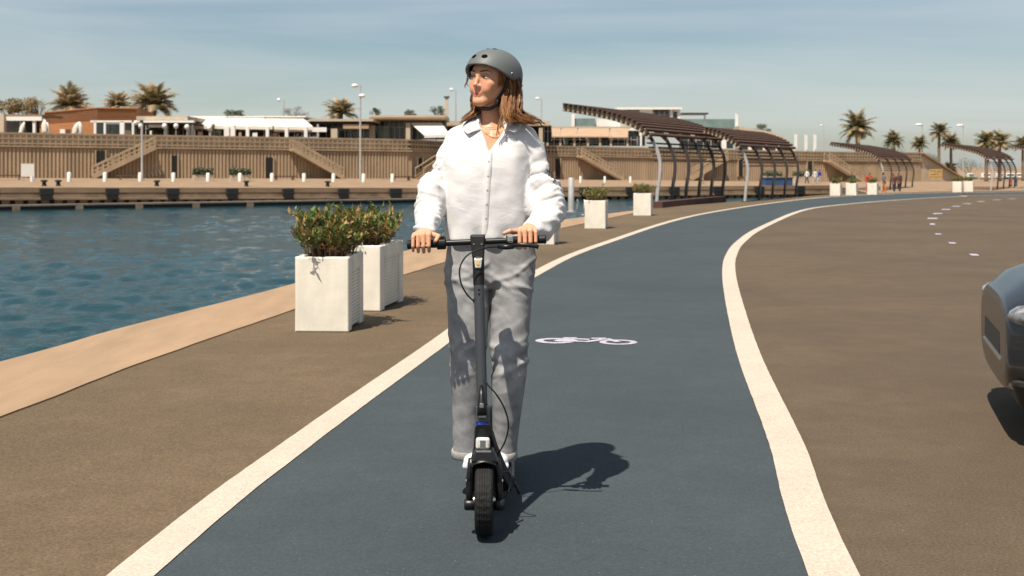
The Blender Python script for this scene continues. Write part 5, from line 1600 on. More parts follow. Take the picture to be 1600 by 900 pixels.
# arms and hands
def arm(side, sh, el, wr, fpx, thumb):
    bf.chain([sh, el, wr], [.034, .030, .024], .02)
    for i, px in enumerate(fpx):
        c = np.array(bar(px)); f = (1.0, 1.06, 1.0, .86)[i]
        o = lambda y, z: c + np.array((0, y * f, z * f))
        kx = np.array((-side * .002 * (i - 1.5), 0, 0))
        mcp, pip, dip, tip = o(.016, .0385) + kx, o(-.0235, .0345), o(-.0335, -.006), o(-.014, -.0275)
        bf.chain([mcp, pip], [.0098 * f, .0088 * f], .004)
        bf.chain([pip, dip, tip], [.0089 * f, .0080 * f, .0070 * f], .002)
        bf.capsule(mcp, lerp(np.array(wr), mcp, .12), .0108, .017, .010)
    bf.chain([np.array(t) for t in thumb], [.0125, .0108, .0092, .0078], .004)
wrL = np.array(bar(662)) + np.array((.002, .092, .046)); wrR = np.array(bar(827)) + np.array((.006, .092, .046))
elL = np.array(P(672, 334, 4.63)); elR = np.array(P(854, 338, 4.63))
cL, cR = np.array(bar(671)), np.array(bar(811))
arm(-1, shL, elL, wrL, (671, 662.6, 654.2, 646.2), [wrL + np.array((.018, -.03, -.012)), cL + np.array((.028, .030, .026)), cL + np.array((.034, -.004, .028)), cL + np.array((.026, -.026, .013))])
arm(1, shR, elR, wrR, (812, 820.4, 828.8, 837), [wrR + np.array((-.018, -.03, -.012)), cR + np.array((-.022, .028, .030)), cR + np.array((-.036, .006, .034)), cR + np.array((-.056, -.004, .027))])
# legs (inside the jeans) and feet (inside the shoes)
for pts in ([P(731, 430, 4.65), P(731, 560, 4.62), P(735, 706, 4.68)], [P(800, 430, 4.65), P(795, 560, 4.62), P(784, 706, 4.68)]):
    bf.chain([np.array(p) for p in pts], [.070, .044, .030], .02)
    bf.capsule(np.array(pts[2]) + np.array((0, .02, -.02)), np.array((pts[2].x * .85 - .0135, 4.60, .165)), .024, .012, .02)
V, Fq = bf.surface(2)
Lc = (V - HC) @ HRn      # head-space coordinates
col = np.tile(np.array((.60, .305, .178)), (len(V), 1))
isH = (V[:, 2] > 1.50)
def spot(c, r, colr, amt):
    d = np.sqrt((((Lc - np.array(c)) / np.array(r)) ** 2).sum(1)); w = (np.clip(1.25 - d, 0, .5) / .5 * amt)[:, None] * isH[:, None]
    col[:] = col * (1 - w) + np.array(colr) * w
for s_ in (-1, 1):
    spot((s_ * .042, -.07, -.036), (.026, .03, .022), (.58, .25, .15), .45)
    spot((s_ * .031, -.09, .006), (.02, .02, .010), (.36, .17, .10), .5)
spot((0, -.112, -.034), (.012, .012, .010), (.56, .22, .13), .4)
LIP = (.58, .15, .115)
lx, ly, lz = Lc[:, 0], Lc[:, 1], Lc[:, 2]
zm = -.0690 + .0105 * (lx / .028) ** 2
e_ = np.clip(1 - (lx / .0275) ** 2, 0, 1) ** .7
inl = np.clip((lz - (zm - .0098 * e_)) / .002, 0, 1) * np.clip((zm + .0082 * e_ - lz) / .002, 0, 1) * (np.abs(lx) < .0285) * (ly < -.055) * isH
col[:] = col * (1 - .88 * inl[:, None]) + np.array(LIP) * (.88 * inl[:, None])
sm = np.exp(-((lz - zm) / .0014) ** 2) * (np.abs(lx) < .031) * (ly < -.05) * isH
col[:] = col * (1 - .7 * sm[:, None]) + np.array((.15, .03, .022)) * (.7 * sm[:, None])
skin = np_mesh('body', V, Fq, M['skin'], rider, col, True, RO)

from mathutils.bvhtree import BVHTree
sel = np.where(isH)[0]; remap = np.full(len(V), -1); remap[sel] = np.arange(len(sel))
fh = remap[Fq]; fh = fh[(fh >= 0).all(1)]
bvh = BVHTree.FromPolygons([Vector(v) for v in V[sel]], [tuple(int(i) for i in f) for f in fh])
def on_face(x, z, lift=.0008):
    """point on the face skin seen from straight ahead in head space"""
    o = Vector(hl_(x, -.2, z)); d = HR @ Vector((0, 1, 0))
    h = bvh.ray_cast(o, d)
    q = h[0] if h[0] is not None else o + d * .12
    return q - d * lift - RO
for s_ in (-1, 1):
    ex = s_ * .031
    # eye: almond of white, dark iris, lash line
    n_ = 14; up_e, lo_e = [], []
    for i in range(n_ + 1):
        t = i / n_ * 2 - 1
        w_ = math.sqrt(max(0, 1 - t * t))
        up_e.append(on_face(ex + t * .0135, -.0005 + .0042 * w_ + .001 * t * s_, .0006)); lo_e.append(on_face(ex + t * .0135, -.0005 - .0036 * w_ + .001 * t * s_, .0006))
    ey = MB().add(up_e + lo_e, [(i, i + 1, n_ + 2 + i, n_ + 1 + i) for i in range(n_)]).build('eye', M['eye'], rider, fix=False)
    ix = ex + HRn[0, 0] * 0 - .0035
    ring_ = [on_face(ix + .0048 * math.cos(a), -.0003 + .0042 * math.sin(a), .0013) for a in [2 * math.pi * k / 16 for k in range(16)]]
    MB().add(ring_, [tuple(range(16))]).build('iris', M['iris'], ey, fix=False)
    MB().tube([p - (HR @ Vector((0, 1, 0))) * .0008 for p in up_e], [.0008 + .0011 * math.sin(math.pi * min(1, (i + 1) / (n_ + 1))) for i in range(n_ + 1)], 6).build('lash', M['brow'], ey)
    bp = [on_face(s_ * x, z, .0004) for x, z in ((.0120, .0185), (.020, .0218), (.030, .0250), (.040, .0248), (.050, .0190))]
    MB().tube(spline(bp, 14), [.0012, .0018, .0022, .0024, .0026, .0026, .0026, .0025, .0023, .0021, .0018, .0015, .0011, .0006], 8, flat=(.55, HR @ Vector((0, 1, 0)))).build('eyebrow', M['brow'], rider, smooth=True)

# ---- jeans
z_ = lambda py, d=4.62: H - (py - YH) / F * d
xx = lambda px, d=4.62: (px - 800) / F * d
jf = Field((-.31, 4.46, .14), (.12, 4.84, 1.12), .0055)
jf.zloft([(.845, xx(765), 4.665, .170, .100), (.88, xx(765), 4.665, .182, .114), (.95, xx(766.5), 4.668, .183, .120), (1.02, xx(767), 4.668, .176, .114), (1.09, xx(767), 4.668, .160, .105)], .01, 2.4)
jf.zloft([(z_(712), xx(729.5), 4.645, .0565, .076), (z_(690), xx(729.5), 4.640, .0555, .075), (z_(660), xx(729.5), 4.630, .0575, .076), (z_(600), xx(730.5), 4.612, .0635, .080), (z_(560), xx(730.5), 4.608, .0705, .084), (z_(500), xx(731.5), 4.622, .081, .092), (z_(440), xx(731.5), 4.645, .0925, .104), (z_(415), xx(733), 4.655, .090, .105)], .012, 2.3)
jf.zloft([(z_(714), xx(788.0), 4.650, .0465, .074), (z_(690), xx(789.5), 4.645, .0500, .074), (z_(660), xx(791.0), 4.632, .0555, .076), (z_(600), xx(794.2), 4.606, .0665, .082), (z_(560), xx(795.6), 4.602, .0735, .086), (z_(500), xx(797.2), 4.620, .080, .092), (z_(440), xx(800.2), 4.645, .0845, .104), (z_(415), xx(799), 4.655, .086, .105)], .012, 2.3)
V, Fq = jf.surface(3)
N = vnormals(V, Fq)
zc = V[:, 2]; xc = V[:, 0]
leg_x = np.where(xc < xx(766), xc - xx(731), xc - xx(796))
n1 = noise_at(np.stack([V[:, 0] * 7 + zc * 6, V[:, 1] * 7, zc * 17 - leg_x * 9], 1), (1, 1, 1), (3, 0, 0))
n2 = noise_at(np.stack([V[:, 0] * 11 - zc * 9, V[:, 1] * 9, zc * 26 + leg_x * 14], 1), (1, 1, 1), (9, 4, 0))
n3 = noise_at(V, (24, 24, 30))
knee = np.exp(-((zc - .57) / .13) ** 2); hipw = np.exp(-((zc - .86) / .09) ** 2); low = np.exp(-((zc - .22) / .10) ** 2)
ridge = lambda n: (1 - np.abs(n) * 2.4)
disp = knee * (.0055 * ridge(n1) - .002) + hipw * (.0035 * ridge(n2) - .001) + low * .0012 * ridge(n2) + .0022 * n1 + .0008 * n3
bw = lambda z0, sl, ph, wd: np.exp(-((zc - z0 - sl * leg_x + .008 * np.sin(leg_x * 40 + ph)) / wd) ** 2)
right = (xc > xx(766))
disp += np.where(right, .007 * bw(.585, -.45, 0, .014) + .005 * bw(.53, .55, 1, .013) - .005 * bw(.557, .1, 2, .012), .004 * bw(.52, .6, 3, .018) + .003 * bw(.63, -.3, 2, .016))
disp += .006 * bw(.90, .5, 1, .01) + .005 * bw(.865, -.4, 2, .01)
V = V + N * disp[:, None]
V = laplace(V, Fq, .4)
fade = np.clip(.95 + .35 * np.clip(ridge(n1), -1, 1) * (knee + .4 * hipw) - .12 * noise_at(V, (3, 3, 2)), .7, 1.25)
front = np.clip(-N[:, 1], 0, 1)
denim_tone = fade * (.90 + .16 * front)  # worn fade, paler where the cloth faces forward
jc = np.stack([denim_tone * 1.0, denim_tone * .985, denim_tone * .97], 1)
seam = np.exp(-((np.abs(leg_x) - .0) / .006) ** 2) * (np.abs(N[:, 0]) > .93)
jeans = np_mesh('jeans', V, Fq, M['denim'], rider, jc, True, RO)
for px, y, rx, dp_ in ((729.3, 709.5, .0595, 4.645), (788.4, 711.5, .0505, 4.650)):
    rings = []
    for z0, o_ in ((-.016, 0), (-.015, .002), (.014, .0025), (.016, .0005)):
        rings.append([(xx(px) + (rx + o_) * math.copysign(abs(math.cos(a)) ** .87, math.cos(a)) + .0012 * math.sin(a * 5) - RO.x, dp_ + (.0775 + o_) * math.copysign(abs(math.sin(a)) ** .87, math.sin(a)) - RO.y, z_(y) + z0 + .0015 * math.sin(a * 3 + px) - RO.z) for a in [2 * math.pi * k / 40 for k in range(40)]])
    MB().loft(rings).build('hem', M['hem'], jeans, smooth=True)

# ---- shirt
sf = Field((-.46, 4.33, 1.00), (.24, 4.88, 1.56), .0052)
sf.zloft([(1.042, xx(762, 4.67), 4.662, .166, .130), (1.10, xx(762, 4.67), 4.662, .168, .133), (1.20, xx(761, 4.67), 4.664, .169, .134), (1.30, xx(761, 4.67), 4.668, .171, .131), (1.37, xx(761.5, 4.67), 4.674, .172, .124), (1.42, xx(762.5, 4.67), 4.682, .168, .112), (1.455, xx(764, 4.67), 4.69, .150, .100), (1.485, xx(766, 4.68), 4.698, .120, .088), (1.510, xx(768, 4.69), 4.705, .088, .074), (1.528, xx(769, 4.70), 4.708, .070, .066)], .01, 2.5)
s1, s2 = np.array(P(719, 219, 4.69)), np.array(P(818, 215, 4.69))
sf.capsule(s1, P(706, 238, 4.685), .048, .047, .02); sf.capsule(P(706, 238, 4.685), P(692, 272, 4.675), .047, .043, .015)
sf.capsule(s2, P(830, 238, 4.685), .050, .050, .02); sf.capsule(P(830, 238, 4.685), P(841, 274, 4.675), .050, .048, .015)
sf.capsule(nb + np.array((0, .015, -.01)), s1, .052, .046, .03); sf.capsule(nb + np.array((0, .015, -.01)), s2, .052, .046, .03)
sf.ellipsoid(P(676.5, 310, 4.635), (.058, .080, .098), .012); sf.capsule(P(673, 326, 4.61), P(669, 350, 4.50), .055, .043, .02); sf.capsule(P(669, 348, 4.52), P(664.5, 359, 4.432), .042, .036, .015)
sf.ellipsoid(P(848, 312, 4.64), (.080, .090, .104), .012); sf.capsule(P(855, 330, 4.61), P(849, 352, 4.52), .070, .050, .02); sf.capsule(P(846, 350, 4.52), P(829.5, 358.5, 4.432), .046, .037, .015)
sf.capsule(P(858, 352, 4.56), P(850, 366, 4.53), .036, .026, .015)
# neck opening, V opening, hollow hem
sf.capsule((nb[0], 4.708, 1.50), (nb[0], 4.705, 1.60), .060, .070, .004, cut=True)
def vcut(X, Y, Z):
    cx = -.092 + (Z - 1.385) * .16
    hw = np.clip((Z - 1.385) * .50, 0, .06)
    return np.maximum(np.maximum(np.abs(X - cx) - hw, 1.385 - Z), Y - 4.655)
sf.op(vcut, (-.25, 4.40, 1.37), (.08, 4.66, 1.60), .004, cut=True)
sf.zloft([(1.0, xx(762, 4.67), 4.662, .155, .119), (1.06, xx(762, 4.67), 4.662, .155, .119)], .004, 2.5, cut=True)
V, Fq = sf.surface(2)
N = vnormals(V, Fq)
X_, Y_, Z_ = V[:, 0], V[:, 1], V[:, 2]
lf_ = np.clip((-.262 - X_) / .03, 0, 1); rt_ = np.clip((X_ - .050) / .03, 0, 1)
slv = np.clip(lf_ + rt_, 0, 1) * np.clip((1.40 - Z_) / .06, 0, 1)
tor = 1 - slv
def rg(V, a, b, c, off):
    """ridged noise stretched along a slanted direction"""
    return 1 - 2.6 * np.abs(noise_at(np.stack([V[:, 0] * a[0] + V[:, 2] * a[1] + V[:, 1] * a[2], V[:, 0] * b[0] + V[:, 2] * b[1] + V[:, 1] * b[2], V[:, 1] * c], 1), (1, 1, 1), off))
fL = rg(V, (5, -4, 3), (9, 22, 10), 5, (1, 2, 3)); fR = rg(V, (6, 5, 3), (-11, 19, 9), 5, (4, 1, 7))
gat = rg(V, (30, 2, 30), (4, 4, 0), 4, (2, 2, 2))          # gathers below the drop-shoulder seam
crmp = noise_at(V, (30, 30, 34)); wide_ = noise_at(V, (9, 7, 9), (2, 5, 1))
fs_ = rg(V, (8, 7, 5), (-22, 34, 18), 9, (5, 8, 2)); d = slv * .0032 * fs_ + lf_ * slv * (.0100 * fL - .002) + rt_ * slv * (.0105 * fR - .002) + slv * (.004 * crmp + .008 * wide_)
seamz = np.where(X_ < -.09, z_(272, 4.66), z_(277, 4.66))
d += slv * .003 * gat * np.exp(-((Z_ - seamz + .03) / .03) ** 2)
d -= (np.clip(lf_ + rt_, 0, 1)) * .006 * np.exp(-((Z_ - seamz - .012 - np.where(X_ < -.09, -.25, .25) * (X_ + .09 - np.where(X_ < -.09, -.2, .2))) / .006) ** 2)
vf = noise_at(np.stack([X_ * 15 + Z_ * 2.2, Y_ * 9, Z_ * 2.6], 1), (1, 1, 1), (0, 3, 5))
vf2 = 1 - 2.4 * np.abs(noise_at(np.stack([X_ * 8 + Z_ * 9, Y_ * 6, Z_ * 4 - X_ * 5], 1), (1, 1, 1), (7, 1, 2)))
d += tor * (.0060 * vf + .0040 * vf2 * np.clip((Z_ - 1.28) / .1, .15, 1) + .0025 * noise_at(V, (20, 20, 20), (3, 3, 3)))
hemw = np.exp(-((Z_ - 1.045) / .03) ** 2) * tor
d += hemw * .007 * np.sin(X_ * 60 + 4 * noise_at(V, (8, 8, 2)))
keep = 1 - .8 * np.exp(-((Z_ - 1.50) / .05) ** 2) * (np.abs(X_ + .09) < .1)
V = V + N * (d * keep)[:, None]
# soft swell of the chest, hem falls a little lower at the middle
V[:, 2] -= hemw * .006 * (1 + np.sin(X_ * 22))
V = laplace(V, Fq, .35)
shirt = np_mesh('shirt', V, Fq, M['cotton'], rider, None, True, RO)
sb = BVHTree.FromPolygons([Vector(v) for v in V], [tuple(int(i) for i in f) for f in Fq])
def on_shirt(px, py, lift=.003):
    o = Vector((0, 0, H)); d = (P(px, py, 4.5) - o).normalized()
    h = sb.ray_cast(o, d)
    q = h[0] if h[0] is not None else P(px, py, 4.6)
    return q - d * lift - RO
# placket and buttons
pk = [on_shirt(lerp(764.5, 757.5, t), lerp(239, 366, t), .0022) for t in [i / 26 for i in range(27)]]
vs = []
for p in pk:
    for sx, dy in ((-.0125, .0035), (-.0115, 0), (.0115, 0), (.0125, .0035)): vs.append((p.x + sx, p.y + dy, p.z))
MB().add(vs, [(4 * i + k, 4 * i + k + 1, 4 * i + 5 + k, 4 * i + 4 + k) for i in range(26) for k in range(3)]).build('placket', M['cotton'], shirt, smooth=True, fix=False)
for y in (252, 274, 296, 318, 340):
    q = on_shirt(lerp(764, 758, (y - 239) / 127), y, .0045)
    MB().lathe([(0, 0), (.0036, 0), (.0038, .0008), (.003, .0018), (.0, .0015)], tuple(q), 'y', 12).build('button', mat('shirt_button', (.60, .57, .55), .4, .05) if y == 252 else bpy.data.materials['shirt_button'], shirt)
# collar: stand round the neck and two turned-down leaves
def leaf(pts_top, pts_bot, name='collar_leaf'):
    n_ = len(pts_top); vs = []
    for a, b in zip(pts_top, pts_bot):
        for t in (0, .35, .7, 1):
            q = a.lerp(b, t) + Vector((0, -.004 * math.sin(math.pi * t), .003 * math.sin(math.pi * t)))
            vs.append(tuple(q - RO))
    fs = [(4 * i + k, 4 * i + k + 1, 4 * i + 5 + k, 4 * i + 4 + k) for i in range(n_ - 1) for k in range(3)]
    o = MB().add(vs, fs).build(name, M['cotton'], shirt, smooth=True)
    so = o.modifiers.new('thickness', 'SOLIDIFY'); so.thickness = .003; so.offset = 0
    return o
top_l = spline([P(772, 181, 4.785), P(748, 179, 4.765), P(739.5, 180, 4.725), P(740, 184, 4.68), P(744, 192, 4.635), P(751, 203, 4.600)], 22)
bot_l = spline([P(772, 189, 4.80), P(741, 188, 4.79), P(727, 190, 4.73), P(722, 196, 4.675), P(724.5, 204, 4.615), P(731, 209.5, 4.582)], 22)
leaf(top_l, bot_l)
top_r = spline([P(772, 181, 4.785), P(793, 180, 4.765), P(800, 182, 4.725), P(799.5, 186, 4.68), P(795, 193, 4.635), P(788, 204, 4.598)], 22)
bot_r = spline([P(772, 189, 4.80), P(800, 188, 4.79), P(813, 190, 4.73), P(816, 195, 4.675), P(812, 202, 4.615), P(803.5, 207, 4.580)], 22)
leaf(top_r, bot_r)
# small dark embroidery on the sleeve
th = MB()
for seg in ([(854, 265.5), (855.5, 267)], [(858, 265), (858.5, 272.5), (856.5, 274.5)], [(861, 268), (861.5, 274), (859.5, 273.5)], [(865, 277), (866.5, 280), (865.5, 282)], [(867.5, 281), (868.5, 283)], [(864, 283), (866, 285.5)], [(855, 268), (857.5, 267.5)]):
    th.tube([on_shirt(x, y, .002) for x, y in seg], .0016, 5)
th.build('embroidery', M['thread'], shirt)

# ---- shoes
for i, (px, d_, rz) in enumerate(((742.5, 4.67, 3), (777.5, 4.67, -3))):
    c = np.array((xx(px, d_), d_, .1345)); rot = Matrix.Rotation(R(-rz), 3, 'Z')
    ff = Field(c + np.array((-.10, -.2, -.01)), c + np.array((.10, .2, .13)), .004)
    L = lambda x, y, z: c + np.array(rot @ Vector((x, y, z)))
    ff.ellipsoid(L(0, -.075, .028), (.042, .070, .034), .02, rot=rot); ff.ellipsoid(L(0, .06, .035), (.033, .060, .042), .02, rot=rot)
    ff.capsule(L(0, -.03, .045), L(0, .06, .075), .03, .035, .025)
    ff.box(L(0, -.01, .012), (.040, .125, .012), .010, .004, rot=rot)
    ff.box(L(0, 0, -.02), (.2, .3, .02), .001, .001, cut=True)
    V, Fq = ff.surface(1)
    so = np_mesh('shoe', V, Fq, M['shoe'], rider, None, True, RO)
    lc = MB()
    for k in range(4):
        y = -.055 + k * .022
        lc.tube([Vector(L(-.02, y, .066 + k * .008)) - RO, Vector(L(0, y - .003, .073 + k * .008)) - RO, Vector(L(.02, y, .066 + k * .008)) - RO], .0028, 5)
    lc.build('lace', M['shoe'], so)

# ---- helmet
def rim(ph):
    return interp(abs(ph), [(0, .048), (25, .046), (48, .034), (70, .012), (84, .000), (92, .002), (100, .012), (108, .016), (116, .008), (124, -.014), (134, -.046), (150, -.064), (180, -.068)])
def shell_pt(ph, t, g=0.0):
    """ph degrees from the front, t 0 rim .. 1 crown; g shrinks inwards"""
    zc_, top_ = .020, .129 - g
    zr = rim(ph)
    a, b = .1075 - g, .1330 - g
    z = lerp(zr, top_, 1 - (1 - t) ** 1.9)
    u = max(-1, min(1, (z - zc_) / (top_ - zc_)))
    s = (max(0, 1 - abs(u) ** 2.25)) ** (1 / 2.05) if u > 0 else 1 - .16 * u * u
    pr = R(ph)
    flare = 1 + .02 * max(0, 1 - t * 6)
    return (a * math.sin(pr) * s * flare, .012 - b * math.cos(pr) * s * flare * (.985 if abs(ph) < 90 else 1), z)
hm = MB(); NP, NT = 96, 26
def hw(p): return Vector(hl_(*p)) - RO
for shell, g in ((0, 0.0), (1, .014)):
    for i in range(NT + 1):
        for k in range(NP):
            hm.v.append(tuple(hw(shell_pt(-180 + 360 * k / NP, i / NT, g))))
o2 = (NT + 1) * NP
for i in range(NT):
    for k in range(NP):
        a, b, c, d = i * NP + k, i * NP + (k + 1) % NP, (i + 1) * NP + (k + 1) % NP, (i + 1) * NP + k
        hm.f.append((a, b, c, d)); hm.f.append((o2 + d, o2 + c, o2 + b, o2 + a))
for k in range(NP):
    k2 = (k + 1) % NP
    hm.f.append((k2, k, o2 + k, o2 + k2))
helmet = hm.build('helmet', M['helmet'], rider, smooth=True)
# soft liner just inside the rim
ln = MB()
for g in (.0145, .026):
    for i in range(9):
        for k in range(NP):
            p = shell_pt(-180 + 360 * k / NP, .02 + i / 12, g); ln.v.append(tuple(hw((p[0], p[1], p[2] + .004))))
for s_ in (0, 1):
    for i in range(8):
        for k in range(NP):
            a = s_ * 9 * NP + i * NP + k; b = s_ * 9 * NP + i * NP + (k + 1) % NP
            ln.f.append((a, b, b + NP, a + NP))
for k in range(NP): ln.f.append((k, (k + 1) % NP, 9 * NP + (k + 1) % NP, 9 * NP + k))
ln.build('liner', M['foam_and_vent'], helmet, smooth=True)
# vents: flat black ovals just above the shell, hole shade put into the colour
def vent(ph, t, w_, h_):
    p = Vector(shell_pt(ph, t)); e = .6
    tu = (Vector(shell_pt(ph + e, t)) - Vector(shell_pt(ph - e, t))).normalized(); tv = (Vector(shell_pt(ph, t + .02)) - Vector(shell_pt(ph, t - .02))).normalized()
    nn = tu.cross(tv).normalized()
    if nn.dot(p - Vector((0, 0, .02))) < 0: nn = -nn
    vs = []
    for sc_, of in ((1.12, .0006), (1.0, .0014), (.92, .0008)):
        for k in range(20):
            a = 2 * math.pi * k / 20; vs.append(tuple(hw(p + tu * w_ * sc_ * math.cos(a) + tv * h_ * sc_ * math.sin(a) + nn * of)))
    fs = [(i * 20 + k, i * 20 + (k + 1) % 20, i * 20 + 20 + (k + 1) % 20, i * 20 + 20 + k) for i in range(2) for k in range(20)] + [tuple(40 + k for k in range(20))]
    MB().add(vs, fs).build('vent', M['foam_and_vent'], helmet, smooth=False)
vent(-17, .26, .0115, .0092); vent(17, .26, .0115, .0092)
vent(-12, .74, .009, .006); vent(35, .76, .009, .006); vent(-165, .55, .011, .008); vent(165, .55, .011, .008)
for ph, t in ((80, .10), (128, .06), (-80, .10)):
    p = hw(shell_pt(ph, t, -.001)); MB().ell(p, (.0035, .0035, .0035), 8, 6).build('rivet', M['chrome'], helmet, smooth=True)

# ---- chin strap (photo positions on the near side of the head)
def ribbon(name, pts, w_, th_=.0022, par=helmet):
    pts = spline(pts, 22); mb = MB(); rings = []
    for i, p in enumerate(pts):
        t = (pts[min(21, i + 1)] - pts[max(0, i - 1)]).normalized()
        out = Vector((p.x - HC[0], p.y - HC[1], (p.z - HC[2] + .05) * .5)); out = (out - t * out.dot(t)).normalized()
        s_ = t.cross(out)
        rings.append([p - s_ * w_ / 2 - out * th_ - RO, p + s_ * w_ / 2 - out * th_ - RO, p + s_ * w_ / 2 + out * th_ - RO, p - s_ * w_ / 2 + out * th_ - RO])
    return mb.loft(rings).build(name, M['strap'], par)
hq = lambda x, y, z: Vector(hl_(x, y, z))
ribbon('strap', [hq(.094, -.012, .012), hq(.086, -.014, -.025), hq(.072, -.018, -.060), hq(.058, -.024, -.085)], .014)
ribbon('strap', [hq(.083, .078, -.030), hq(.087, .050, -.050), hq(.079, .010, -.068), hq(.060, -.022, -.085)], .015)
ribbon('strap', [hq(.061, -.016, -.083), hq(.055, -.034, -.108), hq(.034, -.048, -.1225), hq(0, -.056, -.1215), hq(-.026, -.052, -.1145), hq(-.047, -.034, -.098), hq(-.062, -.020, -.08)], .015, .003)
ribbon('strap', [hq(-.094, -.012, .012), hq(-.086, -.014, -.025), hq(-.074, -.018, -.060), hq(-.062, -.022, -.085)], .014)
bk_ = hq(.060, -.026, -.096) - RO
MB().ell(bk_, (.007, .009, .016), 10, 8, rot=HR).build('buckle', M['scoot_matt'], helmet, smooth=True)

# ---- hair: bundles of fine strands following guide curves
hv, hfc, hcl = [], [], []
rnd = random.Random(11)
def strand(pts, r0, c, n=3):
    base = len(hv); m_ = len(pts)
    for i, p in enumerate(pts):
        t = (pts[min(m_ - 1, i + 1)] - pts[max(0, i - 1)]).normalized(); u = t.orthogonal().normalized(); w = t.cross(u)
        r_ = r0 * (1 - (i / (m_ - 1)) ** 3 * .85)
        for k in range(n):
            a = 2 * math.pi * k / n; hv.append(tuple(p + u * math.cos(a) * r_ + w * math.sin(a) * r_ - RO)); hcl.append(c * (1 + .25 * i / m_))
    for i in range(m_ - 1):
        for k in range(n):
            a = base + i * n + k; b = base + i * n + (k + 1) % n; hfc.append((a, b, b + n, a + n))
def lock(guide, count, spread, r_=.00100, c0=(.085, .032, .011), c1=(.42, .18, .052), wave=.009, n_=16):
    count = int(count * 4.2); spread *= 1.22
    g = spline(guide, n_)
    clumps = []
    for q in range(max(2, count // 22)):
        clumps.append((Vector((rnd.gauss(0, 1), rnd.gauss(0, 1), rnd.gauss(0, 1))) * spread * 1.05, Vector((rnd.gauss(0, 1), rnd.gauss(0, 1), rnd.gauss(0, .7))) * spread * 1.1, rnd.uniform(0, 6.28), rnd.uniform(5.5, 8.5), rnd.uniform(.8, 1), rnd.random() ** 1.4))
    for _ in range(count):
        co, co2, ph, fq_, cut_, cm = clumps[rnd.randrange(len(clumps))]
        o = co + Vector((rnd.gauss(0, 1), rnd.gauss(0, 1), rnd.gauss(0, 1))) * spread * .34
        o2 = co2 + Vector((rnd.gauss(0, 1), rnd.gauss(0, 1), rnd.gauss(0, 1))) * spread * .30
        ph += rnd.uniform(-.35, .35); cut_ *= rnd.uniform(.88, 1)
        c = Vector(c0).lerp(Vector(c1), min(1, max(0, cm * .7 + rnd.random() * .35)))
        pts = []
        for i in range(n_):
            t = i / (n_ - 1) * cut_; q = g[min(n_ - 1, int(t * (n_ - 1)))].lerp(g[min(n_ - 1, int(t * (n_ - 1)) + 1)], (t * (n_ - 1)) % 1)
            wv = wave * t * math.sin(fq_ * t + ph)
            pts.append(q + o.lerp(o2, t) * (.45 + .75 * math.sin(math.pi * min(1, t * .9 + .08))) + Vector((wv, wv * .5, wv * .4)))
        strand(pts, r_ * rnd.uniform(.6, 1.2), c)
# near side: from under the helmet behind the temple down over the shoulder
lock([hq(.074, -.030, .030), hq(.080, -.012, .000), hq(.076, .004, -.040), P(789, 168, 4.60), P(791, 184, 4.575), P(799, 196, 4.565)], 90, .006)
lock([hq(.074, .000, .020), hq(.078, .020, -.020), hq(.080, .026, -.060), P(797, 166, 4.615), P(795, 177, 4.595), P(804, 187, 4.585), P(819, 186, 4.60)], 170, .0085, wave=.009)
lock([hq(.072, .035, .010), hq(.078, .046, -.030), hq(.082, .048, -.070), P(805, 164, 4.65), P(803, 175, 4.63), P(812, 185, 4.610), P(828, 190, 4.605), P(843, 192, 4.62)], 170, .0090, wave=.009)
lock([hq(.066, .060, .000), hq(.070, .068, -.045), hq(.074, .066, -.080), P(808, 164, 4.685), P(808, 175, 4.665), P(818, 183, 4.65), P(834, 185, 4.64), P(848, 196, 4.64)], 130, .0085, wave=.010)
lock([hq(.050, .078, -.010), hq(.050, .086, -.060), hq(.040, .085, -.110), P(800, 186, 4.735), P(806, 195, 4.76)], 120, .013)
lock([hq(0, .086, -.010), hq(0, .094, -.060), hq(0, .098, -.115), P(787, 195, 4.795), P(786, 210, 4.815)], 120, .014)
lock([hq(-.05, .078, -.010), hq(-.055, .082, -.060), hq(-.05, .07, -.110), P(757, 188, 4.79), P(750, 200, 4.80)], 110, .013)
# far side: a tail showing left of the chin
lock([hq(-.080, .020, .0), hq(-.088, .014, -.05), hq(-.082, .0, -.095), P(744, 172, 4.69), P(735, 180, 4.665), P(726, 187, 4.65), P(721.5, 190.5, 4.645)], 150, .0070, c1=(.27, .115, .04))
lock([hq(-.076, -.020, .028), hq(-.084, -.006, -.03), hq(-.078, -.004, -.085), P(746, 170, 4.675), P(738, 180, 4.655), P(731, 187, 4.64)], 80, .006)
# face-framing wisps and stray tips
lock([hq(.070, -.045, .034), hq(.073, -.034, .004), hq(.069, -.028, -.035)], 40, .0028, r_=.0014)
lock([P(786, 172, 4.59), P(782, 190, 4.566), P(778, 205, 4.556), P(779, 222, 4.55)], 6, .003, r_=.0010, wave=.012)
lock([P(792, 178, 4.585), P(786, 194, 4.56), P(783, 208, 4.55)], 6, .004, r_=.0010, wave=.012)
lock([P(838, 189, 4.63), P(846, 192, 4.63), P(853, 199, 4.63)], 8, .004, r_=.0009, wave=.01)
lock([hq(-.074, -.06, .02), hq(-.078, -.058, -.02), hq(-.076, -.056, -.045)], 5, .003, r_=.0008)
hair = colmesh('hair', hv, hfc, hcl, M['hair'], rider, True)
